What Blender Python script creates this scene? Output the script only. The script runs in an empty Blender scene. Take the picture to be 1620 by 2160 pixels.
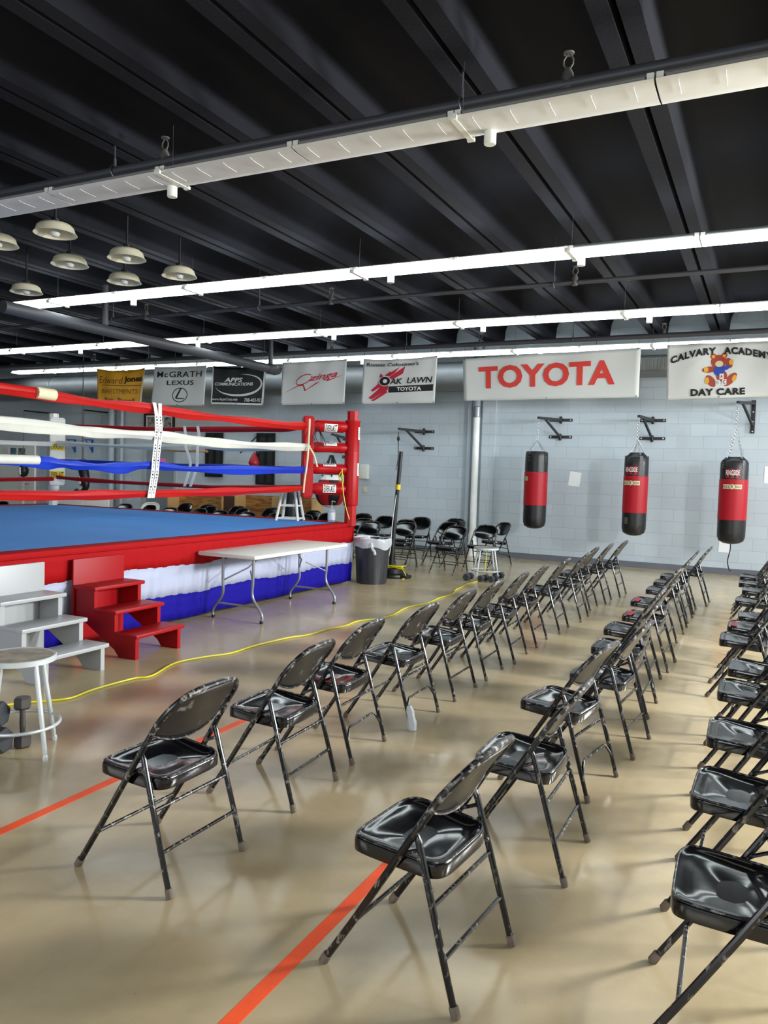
import bpy, bmesh, math, random
from math import pi, sin, cos, radians as R
from mathutils import Vector, Matrix

# ------------------------------------------------------------------ camera, world, lights
sc = bpy.context.scene
C = sc.collection
yaw, pitch, roll, FPX = .4582, .0497, .0312, 1644.9
fw = Vector((-sin(yaw)*cos(pitch), cos(yaw)*cos(pitch), -sin(pitch)))
r0 = Vector((cos(yaw), sin(yaw), 0)); u0 = r0.cross(fw)
rt = r0*cos(roll)+u0*sin(roll); up = rt.cross(fw)
cd = bpy.data.cameras.new('camera'); cam = bpy.data.objects.new('camera', cd); C.objects.link(cam)
cd.sensor_fit = 'VERTICAL'; cd.sensor_height = 36; cd.lens = 36*FPX/2160
cd.clip_end = 200
M = Matrix((rt, up, -fw)).transposed().to_4x4(); M.translation = Vector((0, 0, 1.64)); cam.matrix_world = M
sc.camera = cam
sc.view_settings.view_transform = 'Standard'; sc.view_settings.look = 'None'
sc.view_settings.gamma = 1; sc.view_settings.use_curve_mapping = False
sc.view_settings.exposure = 1.1
W = bpy.data.worlds.new('World'); sc.world = W; W.use_nodes = True
W.node_tree.nodes['Background'].inputs[0].default_value = (.75, .87, 1, 1)
W.node_tree.nodes['Background'].inputs[1].default_value = 1.2

def area(name, loc, target, sx, sy, power, col):
    l = bpy.data.lights.new(name, 'AREA'); l.shape = 'RECTANGLE'; l.size = sx; l.size_y = sy
    l.energy = power; l.color = col
    o = bpy.data.objects.new(name, l); C.objects.link(o); o.location = loc
    o.rotation_euler = (Vector(target)-Vector(loc)).to_track_quat('-Z', 'Y').to_euler()
    return o
XR, YB, XL, YW = 5.0, -3.6, -23.0, 15.35       # room: right wall, rear wall, left wall, far wall
DAY = (.98, .99, 1)
for yc, e in ((6.6, 540), (2.9, 60), (10.1, 220), (13.5, 170)):   # daylight through the windows of the right wall
    area('window_or_fill_light', (XR-.03, yc, 2.95), (XR-5, yc-2.7, .2), 1.1, .9, e, DAY)
for xc in (-1.5, -8.0):                         # added fill lights, set at invented windows behind the camera
    area('window_or_fill_light', (xc, YB+.03, 2.3), (xc, YB+4, 1.0), 4.2, 2.3, 80, (.95, .97, 1))

# ------------------------------------------------------------------ materials
def lin(h):
    h = h.lstrip('#'); v = [int(h[i:i+2], 16)/255 for i in (0, 2, 4)]
    return tuple(x/12.92 if x <= .04045 else ((x+.055)/1.055)**2.4 for x in v)+(1,)
def mat(name, col, rough=.5, metal=0, spec=.5, noise=0, nscale=8, bump=0, bscale=30, emit=0, coat=0, alpha=1, trans=0, col2=None):
    m = bpy.data.materials.new(name); m.use_nodes = True; nt = m.node_tree; N = nt.nodes; L = nt.links
    b = N['Principled BSDF']; c = lin(col) if isinstance(col, str) else tuple(col)+(1,)
    b.inputs['Base Color'].default_value = c; b.inputs['Roughness'].default_value = rough
    b.inputs['Metallic'].default_value = metal; b.inputs['Specular IOR Level'].default_value = spec
    b.inputs['Coat Weight'].default_value = coat; b.inputs['Alpha'].default_value = alpha
    b.inputs['Transmission Weight'].default_value = trans
    if emit:
        b.inputs['Emission Color'].default_value = c; b.inputs['Emission Strength'].default_value = emit
    tc = N.new('ShaderNodeTexCoord')
    if noise or col2:
        n = N.new('ShaderNodeTexNoise'); n.inputs['Scale'].default_value = nscale; n.inputs['Detail'].default_value = 5
        L.new(tc.outputs['Object'], n.inputs['Vector'])
        rp = N.new('ShaderNodeValToRGB'); rp.color_ramp.elements[0].position = .35; rp.color_ramp.elements[1].position = .7
        k = 1-noise
        rp.color_ramp.elements[0].color = (c[0]*k, c[1]*k, c[2]*k, 1)
        rp.color_ramp.elements[1].color = lin(col2) if col2 else c
        L.new(n.outputs['Fac'], rp.inputs['Fac']); L.new(rp.outputs['Color'], b.inputs['Base Color'])
    if bump:
        n = N.new('ShaderNodeTexNoise'); n.inputs['Scale'].default_value = bscale; n.inputs['Detail'].default_value = 4
        L.new(tc.outputs['Object'], n.inputs['Vector'])
        bp = N.new('ShaderNodeBump'); bp.inputs['Strength'].default_value = bump; bp.inputs['Distance'].default_value = .01
        L.new(n.outputs['Fac'], bp.inputs['Height']); L.new(bp.outputs['Normal'], b.inputs['Normal'])
    return m
def worn(name, base, wear, amount, rough, scale=(18, 18, 18), per_object=True, spec=.5):
    """glossy paint with scuffs and scratches where the paint has worn through"""
    m = mat(name, base, rough, spec=spec); nt = m.node_tree; N = nt.nodes; L = nt.links; b = N['Principled BSDF']
    tc = N['Texture Coordinate']; mp = N.new('ShaderNodeMapping'); mp.inputs['Scale'].default_value = scale
    oi = N.new('ShaderNodeObjectInfo'); ad = N.new('ShaderNodeVectorMath'); ad.operation = 'ADD'
    ml = N.new('ShaderNodeMath'); ml.operation = 'MULTIPLY'; ml.inputs[1].default_value = 37.0
    L.new(oi.outputs['Random'], ml.inputs[0]); L.new(tc.outputs['Object'], ad.inputs[0]); L.new(ml.outputs[0], ad.inputs[1])
    L.new(ad.outputs[0], mp.inputs['Vector'])
    n = N.new('ShaderNodeTexNoise'); n.inputs['Scale'].default_value = 1; n.inputs['Detail'].default_value = 8; n.inputs['Roughness'].default_value = .62
    L.new(mp.outputs[0], n.inputs['Vector'])
    rp = N.new('ShaderNodeValToRGB'); rp.color_ramp.elements[0].position = amount; rp.color_ramp.elements[1].position = amount+.12
    rp.color_ramp.elements[0].color = (0, 0, 0, 1); rp.color_ramp.elements[1].color = (.75, .75, .75, 1)
    L.new(n.outputs['Fac'], rp.inputs['Fac'])
    mx = N.new('ShaderNodeMix'); mx.data_type = 'RGBA'; L.new(rp.outputs['Color'], mx.inputs[0])
    mx.inputs[6].default_value = lin(base); mx.inputs[7].default_value = lin(wear)
    L.new(mx.outputs[2], b.inputs['Base Color'])
    r2 = N.new('ShaderNodeMapRange'); r2.inputs['To Min'].default_value = rough; r2.inputs['To Max'].default_value = .6
    L.new(rp.outputs['Color'], r2.inputs['Value']); L.new(r2.outputs[0], b.inputs['Roughness'])
    return m

def floor_mat():
    m = mat('polished_concrete', '#b8ab8e', .3, spec=.5); nt = m.node_tree; N = nt.nodes; L = nt.links; b = N['Principled BSDF']
    tc = N['Texture Coordinate']
    def noise(s, d=5, r=.6, dist=0):
        n = N.new('ShaderNodeTexNoise'); n.inputs['Scale'].default_value = s; n.inputs['Detail'].default_value = d
        n.inputs['Roughness'].default_value = r; n.inputs['Distortion'].default_value = dist
        L.new(tc.outputs['Object'], n.inputs['Vector']); return n
    def ramp(n, p0, c0, p1, c1):
        r = N.new('ShaderNodeValToRGB'); e = r.color_ramp.elements
        e[0].position = p0; e[0].color = lin(c0); e[1].position = p1; e[1].color = lin(c1)
        L.new(n.outputs['Fac'], r.inputs['Fac']); return r
    a = ramp(noise(.55, 4), .35, '#ab9a78', .68, '#b8a885')
    c = ramp(noise(5, 8, .7, .6), .3, '#a59b86', .62, '#ffffff')
    mx = N.new('ShaderNodeMix'); mx.data_type = 'RGBA'; mx.blend_type = 'MULTIPLY'; mx.inputs[0].default_value = .16
    L.new(a.outputs[0], mx.inputs[6]); L.new(c.outputs[0], mx.inputs[7])
    # fine dark scuffs
    s = N.new('ShaderNodeTexNoise'); s.inputs['Scale'].default_value = 16; s.inputs['Detail'].default_value = 10; s.inputs['Roughness'].default_value = .75; s.inputs['Distortion'].default_value = 2.5
    L.new(tc.outputs['Object'], s.inputs['Vector'])
    sr = N.new('ShaderNodeValToRGB'); e = sr.color_ramp.elements; e[0].position = .29; e[0].color = (.4, .38, .34, 1); e[1].position = .34; e[1].color = (1, 1, 1, 1)
    L.new(s.outputs['Fac'], sr.inputs['Fac'])
    m2 = N.new('ShaderNodeMix'); m2.data_type = 'RGBA'; m2.blend_type = 'MULTIPLY'; m2.inputs[0].default_value = .8
    L.new(mx.outputs[2], m2.inputs[6]); L.new(sr.outputs[0], m2.inputs[7])
    L.new(m2.outputs[2], b.inputs['Base Color'])
    rr = N.new('ShaderNodeMapRange'); rr.inputs['From Min'].default_value = .3; rr.inputs['From Max'].default_value = .7
    rr.inputs['To Min'].default_value = .14; rr.inputs['To Max'].default_value = .27
    L.new(noise(2.2, 6).outputs['Fac'], rr.inputs['Value']); L.new(rr.outputs[0], b.inputs['Roughness'])
    return m
def block_mat(name, col, grout, axis='XZ'):
    m = mat(name, col, .5); nt = m.node_tree; N = nt.nodes; L = nt.links; b = N['Principled BSDF']
    tc = N['Texture Coordinate']; sp = N.new('ShaderNodeSeparateXYZ'); cb = N.new('ShaderNodeCombineXYZ')
    L.new(tc.outputs['Object'], sp.inputs[0]); L.new(sp.outputs[axis[0]], cb.inputs[0]); L.new(sp.outputs[axis[1]], cb.inputs[1])
    br = N.new('ShaderNodeTexBrick'); L.new(cb.outputs[0], br.inputs['Vector'])
    br.inputs['Scale'].default_value = 1; br.inputs['Brick Width'].default_value = .452; br.inputs['Row Height'].default_value = .2265
    br.inputs['Mortar Size'].default_value = .004; br.inputs['Mortar Smooth'].default_value = .3; br.inputs['Bias'].default_value = 0
    c = lin(col); c1 = tuple(min(1, x*1.03) for x in c[:3])+(1,); c2 = tuple(x*.95 for x in c[:3])+(1,)
    br.inputs['Color1'].default_value = c1; br.inputs['Color2'].default_value = c2; br.inputs['Mortar'].default_value = lin(grout)
    nz = N.new('ShaderNodeTexNoise'); nz.inputs['Scale'].default_value = 1.2; nz.inputs['Detail'].default_value = 4; L.new(tc.outputs['Object'], nz.inputs['Vector'])
    mr = N.new('ShaderNodeMapRange'); mr.inputs['To Min'].default_value = .93; mr.inputs['To Max'].default_value = 1.06; L.new(nz.outputs['Fac'], mr.inputs['Value'])
    vm = N.new('ShaderNodeVectorMath'); vm.operation = 'MULTIPLY'; L.new(br.outputs['Color'], vm.inputs[0]); L.new(mr.outputs[0], vm.inputs[1])
    L.new(vm.outputs[0], b.inputs['Base Color'])
    n2 = N.new('ShaderNodeTexNoise'); n2.inputs['Scale'].default_value = 60; n2.inputs['Detail'].default_value = 3; L.new(tc.outputs['Object'], n2.inputs['Vector'])
    ma = N.new('ShaderNodeMath'); ma.operation = 'MULTIPLY_ADD'; ma.inputs[1].default_value = -1.0
    L.new(br.outputs['Fac'], ma.inputs[0]); mb = N.new('ShaderNodeMath'); mb.operation = 'MULTIPLY'; mb.inputs[1].default_value = .25
    L.new(n2.outputs['Fac'], mb.inputs[0]); L.new(mb.outputs[0], ma.inputs[2])
    bp = N.new('ShaderNodeBump'); bp.inputs['Strength'].default_value = .55; bp.inputs['Distance'].default_value = .006
    L.new(ma.outputs[0], bp.inputs['Height']); L.new(bp.outputs[0], b.inputs['Normal'])
    return m
def wood_mat(name, a, bcol):
    m = mat(name, a, .55); nt = m.node_tree; N = nt.nodes; L = nt.links; b = N['Principled BSDF']
    tc = N['Texture Coordinate']; mp = N.new('ShaderNodeMapping'); mp.inputs['Scale'].default_value = (1.2, 1.2, 7)
    L.new(tc.outputs['Object'], mp.inputs['Vector'])
    w = N.new('ShaderNodeTexNoise'); w.inputs['Scale'].default_value = 1.6; w.inputs['Detail'].default_value = 5; w.inputs['Distortion'].default_value = 1.5
    L.new(mp.outputs[0], w.inputs['Vector'])
    r = N.new('ShaderNodeValToRGB'); e = r.color_ramp.elements; e[0].position = .42; e[0].color = lin(bcol); e[1].position = .58; e[1].color = lin(a)
    L.new(w.outputs['Fac'], r.inputs['Fac']); L.new(r.outputs[0], b.inputs['Base Color'])
    return m
def clear(name, col, alpha, rough=.15):
    m = mat(name, col, rough, alpha=alpha); return m

MT = dict(
 floor=floor_mat(), wall=block_mat('painted_block', '#b8c3cb', '#a5afb6'), wallside=block_mat('painted_block_side', '#aeb8be', '#9aa3a9', 'YZ'),
 base=mat('base_paint', '#666a72', .55, noise=.1, nscale=3), ceil=mat('black_ceiling', '#191a20', .85, spec=.15, noise=.12, nscale=2, bump=.2, bscale=40),
 seat=worn('black_gloss_paint', '#0b0b0d', '#8d8f90', .70, .11, (10, 10, 10), spec=.7), tube=worn('black_tube_paint', '#131314', '#9a9388', .56, .2, (45, 45, 22)),
 back=worn('black_back_paint', '#201e1d', '#a39d96', .60, .26, (14, 14, 9), spec=.8), glossback=mat('glossy_black_back', '#060607', .12, spec=.8), edge=worn('worn_edge', '#17171a', '#a9a59c', .52, .3, (40, 40, 40)),
 cap=mat('rubber_cap', '#75685a', .8, noise=.35, nscale=30), red=mat('red_vinyl', '#a30a10', .38, spec=.25, bump=.12, bscale=9),
 redrope=mat('red_rope_cover', '#ad130e', .45, spec=.25, bump=.25, bscale=14), redfar=mat('dark_red_rope_cover', '#981319', .5, spec=.2, bump=.25, bscale=14),
 whiterope=mat('white_rope_cover', '#cfd2c6', .45, bump=.3, bscale=16, noise=.06), bluerope=mat('blue_rope_cover', '#0f33ad', .35, spec=.3, bump=.35, bscale=14),
 canvas=mat('blue_canvas', '#3f8edd', .7, bump=.25, bscale=1.6, noise=.06, nscale=2), redcloth=mat('red_cloth', '#9c080e', .75, spec=.15, bump=.1, bscale=20),
 whitecloth=mat('white_cloth', '#a9b0c6', .75, bump=.1, bscale=20), bluecloth=mat('blue_cloth', '#150c84', .75, spec=.15, bump=.1, bscale=20),
 redpaint=worn('red_painted_wood', '#960c12', '#b8504a', .76, .42, (12, 12, 12), spec=.22), whitepaint=worn('white_painted_wood', '#a0a3a3', '#83837f', .75, .38, (10, 10, 10)),
 whiteplain=mat('white_plastic', '#dcdcd2', .42, noise=.05), lampwhite=mat('white_reflector', '#d3d4d0', .45, noise=.04, nscale=3),
 lit=mat('lit_diffuser', '#e6f4f8', .5, emit=3.2), tubelit=mat('lit_fluorescent_tube', '#ffffff', .4, emit=12), tubeoff=mat('unlit_tube', '#7d7d7a', .3),
 grime=mat('grimy_metal', '#55544f', .6, noise=.35, nscale=6), darkpipe=mat('dark_painted_pipe', '#3c3d41', .5), pipegrey=mat('grey_painted_pipe', '#a3aeb6', .45),
 pipewhite=mat('white_drain_pipe', '#f4f6f3', .4, noise=.1, nscale=5), steel=mat('galvanized_steel', '#8d9196', .35, metal=.7),
 chrome=mat('steel_chain', '#b9bcbf', .3, metal=.8), duct=mat('duct_metal', '#7a7d80', .5, metal=.2, noise=.15, nscale=4),
 blackmetal=mat('black_metal', '#141416', .4), blackvinyl=mat('black_vinyl', '#0e0e11', .38, bump=.15, bscale=20), redbag=mat('red_bag_vinyl', '#a00f1e', .42, spec=.3, bump=.1, bscale=8),
 blackflat=mat('black_print', '#101012', .6), whiteflat=mat('white_print', '#e6e6e2', .5), redflat=mat('red_print', '#d8382b', .5), crimson=mat('crimson_print', '#c41433', .5),
 banner=mat('white_banner_vinyl', '#d6d9d5', .42, bump=.18, bscale=3), yellow=mat('yellow_banner_vinyl', '#e8a814', .38, bump=.18, bscale=3),
 blackban=mat('black_banner_vinyl', '#16171a', .35, bump=.18, bscale=3), brown=mat('brown_print', '#4a2a1c', .5), bearb=mat('bear_brown', '#a8402a', .5), beary=mat('bear_yellow', '#d9a63a', .5),
 blueprint=mat('blue_print', '#2b48a8', .5), pink=mat('pink_paper', '#f07ab8', .6), paper=mat('white_paper', '#e9ecee', .6), skyprint=mat('sky_print', '#7fb4dd', .5, col2='#3c5a46', nscale=5),
 cord=mat('yellow_cord', '#d2c80c', .4), tape=mat('orange_tape', '#f4551f', .5, noise=.08, nscale=10), grey=mat('dark_rubber_grey', '#26292c', .5, noise=.1),
 can=worn('dark_grey_plastic', '#2a2d31', '#8f9294', .77, .42, (9, 9, 9)), bagclear=clear('clear_liner', '#dfe4ea', .55), gel=clear('clear_gel_bottle', '#cfdcea', .5, .08),
 glass=clear('window_glass', '#dfeaf2', .25, .05), iron=worn('cast_iron', '#3c3836', '#77706a', .62, .5, (30, 30, 30)), hexrub=mat('hex_rubber', '#303338', .5),
 stoolseat=mat('stained_stool_top', '#8d877a', .55, noise=.35, nscale=9, col2='#a59a85'), stoolmetal=mat('stool_metal', '#c3c9c8', .35, metal=.25),
 ivory=mat('ivory_enamel', '#cfc9ae', .35), bulb=mat('frosted_bulb', '#b9b9b2', .3), ply=wood_mat('plywood', '#b9854a', '#8d5c28'), plyedge=mat('plywood_edge', '#c9a36b', .6),
 darkred=mat('dark_red_leather', '#a01222', .35), deskgrey=mat('door_paint', '#818c95', .5), doorwhite=mat('white_door_paint', '#f0f2ec', .5), photo=mat('photo_print', '#3a3a3c', .4, col2='#b9b9b9', nscale=14),
 blueenamel=mat('blue_enamel', '#1d4fa5', .4), ylabel=mat('yellow_label', '#d9bc1e', .5), wrap=mat('white_plastic_wrap', '#cdd2d6', .35, bump=.6, bscale=40), skin=mat('cream', '#d8cfa8', .5),
 screen=mat('dark_mesh', '#2a2b2c', .6), orangewood=mat('pale_wood', '#a8835a', .6))

# ------------------------------------------------------------------ mesh helpers
def smooth(bm, ang=35):
    for f in bm.faces: f.smooth = True
    for e in bm.edges:
        if len(e.link_faces) == 2 and e.calc_face_angle(0) > R(ang): e.smooth = False
def obj(name, bm, m, parent=None, sm=True, mats=None):
    bmesh.ops.recalc_face_normals(bm, faces=bm.faces) if name != 'keep' else None
    if sm: smooth(bm)
    me = bpy.data.meshes.new(name); bm.to_mesh(me); bm.free()
    for x in (mats or [m]): me.materials.append(MT[x] if isinstance(x, str) else x)
    o = bpy.data.objects.new(name, me); C.objects.link(o)
    if parent: o.parent = parent
    return o
def thing(name, label, cat, loc=(0, 0, 0), rotz=0, group=None):
    o = bpy.data.objects.new(name, None); C.objects.link(o); o.empty_display_size = .1
    o.location = loc; o.rotation_euler = (0, 0, rotz); o['label'] = label; o['category'] = cat
    if group: o['group'] = group
    return o
def tag(o, label, cat, group=None):
    o['label'] = label; o['category'] = cat
    if group: o['group'] = group
    return o
def struct(name, bm, m, parent=None, sm=False):
    o = obj(name, bm, m, parent, sm)
    if not parent: o['kind'] = 'structure'
    return o
def dup(root, loc=None, rotz=None, label=None, group=None):
    def cp(o, par):
        c = o.copy(); C.objects.link(c); c.parent = par
        for ch in o.children: cp(ch, c)
        return c
    r = cp(root, None)
    if loc is not None: r.location = loc
    if rotz is not None: r.rotation_euler = (0, 0, rotz)
    if label: r['label'] = label
    if group: r['group'] = group
    return r
def B(): return bmesh.new()
def box(bm, x0, x1, y0, y1, z0, z1, bev=0, mi=0):
    vs = [bm.verts.new(p) for p in ((x0,y0,z0),(x1,y0,z0),(x1,y1,z0),(x0,y1,z0),(x0,y0,z1),(x1,y0,z1),(x1,y1,z1),(x0,y1,z1))]
    fs = [bm.faces.new([vs[i] for i in q]) for q in ((3,2,1,0),(4,5,6,7),(0,1,5,4),(1,2,6,5),(2,3,7,6),(3,0,4,7))]
    for f in fs: f.material_index = mi
    if bev:
        es = list({e for f in fs for e in f.edges})
        bmesh.ops.bevel(bm, geom=es, offset=bev, segments=2, profile=.5, affect='EDGES')
    return bm
def bxo(name, m, parent, *a, bev=0): return obj(name, box(B(), *a, bev=bev), m, parent)
def frames(pts, closed=False):
    n = len(pts); T = []
    for i in range(n):
        a = pts[(i-1) % n] if (closed or i > 0) else pts[i]; b = pts[(i+1) % n] if (closed or i < n-1) else pts[i]
        T.append((b-a).normalized())
    nrm = Vector((0, 0, 1)) if abs(T[0].z) < .9 else Vector((1, 0, 0))
    out = []
    for t in T:
        nrm = (nrm-t*nrm.dot(t))
        if nrm.length < 1e-6: nrm = t.orthogonal()
        nrm.normalize(); out.append((t, nrm.copy(), t.cross(nrm).normalized()))
    return out
def tube(bm, pts, r, seg=10, closed=False, caps=True, sec=None, mi=0):
    """sweep a round (or sec: list of (a,b)) section along pts; r may be a list"""
    pts = [Vector(p) for p in pts]; fr = frames(pts, closed); rings = []
    for i, (p, (t, n, b)) in enumerate(zip(pts, fr)):
        rr = r[i] if isinstance(r, (list, tuple)) else r
        if sec: s = sec(i) if callable(sec) else sec; rings.append([bm.verts.new(p+n*a+b*c) for a, c in s])
        else: rings.append([bm.verts.new(p+(n*cos(2*pi*k/seg)+b*sin(2*pi*k/seg))*rr) for k in range(seg)])
    m = len(rings); q = len(rings[0])
    for i in range(m if closed else m-1):
        A, D = rings[i], rings[(i+1) % m]
        for k in range(q): bm.faces.new((A[k], A[(k+1) % q], D[(k+1) % q], D[k])).material_index = mi
    if caps and not closed:
        bm.faces.new(rings[0][::-1]).material_index = mi; bm.faces.new(rings[-1]).material_index = mi
    return bm
def lathe(bm, prof, seg=24, c=(0, 0, 0), axis='Z', mi=0, sq=1):
    rings = []
    for r_, z in prof:
        ring = []
        for k in range(seg):
            a = 2*pi*k/seg
            if axis == 'Z': p = (c[0]+r_*cos(a), c[1]+r_*sin(a)*sq, c[2]+z)
            elif axis == 'X': p = (c[0]+z, c[1]+r_*cos(a), c[2]+r_*sin(a))
            else: p = (c[0]+r_*cos(a), c[1]+z, c[2]+r_*sin(a))
            ring.append(bm.verts.new(p))
        rings.append(ring)
    for A, D in zip(rings, rings[1:]):
        for k in range(seg): bm.faces.new((A[k], A[(k+1) % seg], D[(k+1) % seg], D[k])).material_index = mi
    bm.faces.new(rings[0][::-1]).material_index = mi; bm.faces.new(rings[-1]).material_index = mi
    return bm
def prism(bm, poly, f0, f1):
    """extrude a 2-D polygon: f0/f1 map (a,b) to the two faces"""
    a = [bm.verts.new(f0(*p)) for p in poly]; b = [bm.verts.new(f1(*p)) for p in poly]; n = len(poly)
    bm.faces.new(a[::-1]); bm.faces.new(b)
    for i in range(n): bm.faces.new((a[i], a[(i+1) % n], b[(i+1) % n], b[i]))
    return bm
def spline(pts, n=8):
    P = [Vector(p) for p in pts]; out = []
    for i in range(len(P)-1):
        p0 = P[max(i-1, 0)]; p1 = P[i]; p2 = P[i+1]; p3 = P[min(i+2, len(P)-1)]
        for k in range(n):
            t = k/n; out.append(.5*((2*p1)+(p2-p0)*t+(2*p0-5*p1+4*p2-p3)*t*t+(-p0+3*p1-3*p2+p3)*t**3))
    out.append(P[-1]); return out
TXT = {}
def text_polys(s, bold=0, shear=0, space=1.0):
    key = (s, bold, shear, space)
    if key in TXT: return TXT[key]
    cu = bpy.data.curves.new('t', 'FONT'); cu.body = s; cu.offset = bold; cu.shear = shear; cu.space_character = space
    cu.resolution_u = 3; cu.size = 1
    o = bpy.data.objects.new('t', cu); C.objects.link(o); bpy.context.view_layer.update()
    me = bpy.data.meshes.new_from_object(o.evaluated_get(bpy.context.evaluated_depsgraph_get()))
    V = [(v.co.x, v.co.y) for v in me.vertices]; F = [list(p.vertices) for p in me.polygons]
    bpy.data.objects.remove(o); bpy.data.curves.remove(cu); bpy.data.meshes.remove(me)
    x0 = min(v[0] for v in V); x1 = max(v[0] for v in V); y0 = min(v[1] for v in V); y1 = max(v[1] for v in V)
    V = [((x-x0)/(x1-x0)-.5, (y-y0)/(y1-y0)-.5) for x, y in V]
    TXT[key] = (V, F); return TXT[key]
def put_text(bm, s, w, h, fn, bold=0, shear=0, space=1.0, mi=0):
    """fn maps local (a,b) in metres (a right, b up, centre 0) to 3-D"""
    V, F = text_polys(s, bold, shear, space)
    vs = [bm.verts.new(fn(a*w, b*h)) for a, b in V]
    for f in F:
        try: bm.faces.new([vs[i] for i in f]).material_index = mi
        except ValueError: pass
    return bm
def flat(name, bm, m, parent, mats=None):
    me = bpy.data.meshes.new(name); bm.to_mesh(me); bm.free()
    for x in (mats or [m]): me.materials.append(MT[x])
    o = bpy.data.objects.new(name, me); C.objects.link(o)
    if parent: o.parent = parent
    return o

# ------------------------------------------------------------------ room shell
ZB, ZC = 4.33, 4.74                              # underside of the ceiling ribs, underside of the slab
bm = B(); box(bm, XL, XR, YB, YW, -.2, 0); struct('floor', bm, 'floor')
bm = B(); box(bm, XL-.3, XR+.3, YW, YW+.3, 0, 5); struct('wall_far', bm, 'wall')
bm = B(); box(bm, XL-.3, XL, YB, YW, 0, 5); struct('wall_left', bm, 'wallside')
def wall_with_holes(name, m, axis, c0, c1, a0, a1, holes, zt=5):
    bm = B(); xs = sorted(holes); cur = a0
    def bb(p, q, z0, z1):
        if axis == 'X': box(bm, c0, c1, p, q, z0, z1)
        else: box(bm, p, q, c0, c1, z0, z1)
    for p, q, z0, z1 in xs:
        bb(cur, p, 0, zt); bb(p, q, 0, z0); bb(p, q, z1, zt); cur = q
    bb(cur, a1, 0, zt); struct(name, bm, m)
WR = [(yc-1.35, yc+1.35, 1.15, 3.55) for yc in (2.9, 6.6, 10.1, 13.5)]
WB = [(xc-2.15, xc+2.15, 1.1, 3.5) for xc in (-8.0, -1.5)]  # unseen rear openings, added to hold the fill lights
wall_with_holes('wall_right', 'wallside', 'X', XR, XR+.3, YB, YW, WR)
wall_with_holes('wall_rear', 'wall', 'Y', YB-.3, YB, XL-.3, XR+.3, WB)
k = 1
for p, q, z0, z1 in WR:
    bm = B(); x0, x1 = XR+.08, XR+.16
    for a, b, c, d in ((p, p+.06, z0, z1), (q-.06, q, z0, z1), (p+.06, q-.06, z0, z0+.06), (p+.06, q-.06, z1-.06, z1), ((p+q)/2-.03, (p+q)/2+.03, z0+.06, z1-.06)):
        box(bm, x0, x1, a, b, c, d)
    w = struct('window_%d' % k, bm, 'blackmetal'); k += 1
    bm = B(); box(bm, XR+.11, XR+.125, p+.06, q-.06, z0+.06, z1-.06); obj('pane', bm, 'glass', w)
for p, q, z0, z1 in WB:
    bm = B(); y0, y1 = YB-.16, YB-.08
    for a, b, c, d in ((p, p+.06, z0, z1), (q-.06, q, z0, z1), (p+.06, q-.06, z0, z0+.06), (p+.06, q-.06, z1-.06, z1), ((p+q)/2-.03, (p+q)/2+.03, z0+.06, z1-.06)):
        box(bm, a, b, y0, y1, c, d)
    w = struct('window_%d' % k, bm, 'blackmetal'); k += 1
    bm = B(); box(bm, p+.06, q-.06, YB-.125, YB-.11, z0+.06, z1-.06); obj('pane', bm, 'glass', w)
# ceiling: precast channel slabs, their legs meeting in pairs with a dark gap
PIT = 1.045; X0 = -.935
def channel(xc, w):
    h = w/2-.022; leg = .12
    R_ = [(h, ZB), (h-leg, ZB), (h-leg-.02, ZC-.16), (h-leg-.05, ZC-.07), (h-leg-.1, ZC-.02), (h-leg-.17, ZC)]
    prof = [(-h, ZC+.15), (h, ZC+.15)]+R_+[(-p, q) for p, q in R_[::-1]]
    bm = B(); prism(bm, prof, lambda a, b: (xc+a, YB-.2, b), lambda a, b: (xc+a, YW+.2, b)); return bm
for n in range(-7, 22):
    o = obj('ceiling', channel(X0-PIT*(n+.5), PIT), 'ceil'); o['kind'] = 'structure'
bm = B(); box(bm, XL-.3, XR+.3, YB-.3, YW+.3, ZC+.16, ZC+.3); struct('ceiling', bm, 'ceil')
bm = B(); box(bm, XL, -5.66, YW-.02, YW, 0, .115); box(bm, -5.08, XR, YW-.02, YW, 0, .115); struct('baseboard_far', bm, 'base')
# pilasters and painted pipes on the far wall
bm = B(); box(bm, -5.66, -5.58, YW-.1, YW, 0, ZB); struct('trim_1', bm, 'pipegrey')
bm = B(); box(bm, -5.36, -5.08, YW-.05, YW, 0, ZB); struct('trim_2', bm, 'wall')
t = thing('drain_pipe', 'white vertical drain pipe with a metal band, running down the far wall', 'pipe', (-5.45, YW-.14, 0))
for nm, m, z0, z1, r_ in (('pipe_section', 'pipewhite', .3, 2.86, .068), ('pipe_section', 'pipegrey', 3.04, ZB, .068)):
    obj(nm, lathe(B(), [(r_, z0), (r_, z1)], 20), m, t)
obj('band_clamp', lathe(B(), [(.07, 2.84), (.078, 2.85), (.078, 3.05), (.07, 3.06)], 20), 'steel', t)
obj('elbow', lathe(B(), [(.1, 0), (.1, .26), (.088, .3), (.088, .42), (.068, .5)], 20), 'pipewhite', t)
for x_, r_, lb in ((-15.56, .085, 'grey painted pipe on the far wall, wider of two standing behind the ring'), (-15.2, .05, 'grey painted pipe on the far wall, thinner of two standing behind the ring')):
    tag(obj('wall_pipe', lathe(B(), [(r_, 0), (r_, ZB)], 16, (x_, YW-.12, 0)), 'pipegrey'), lb, 'pipe')
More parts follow.
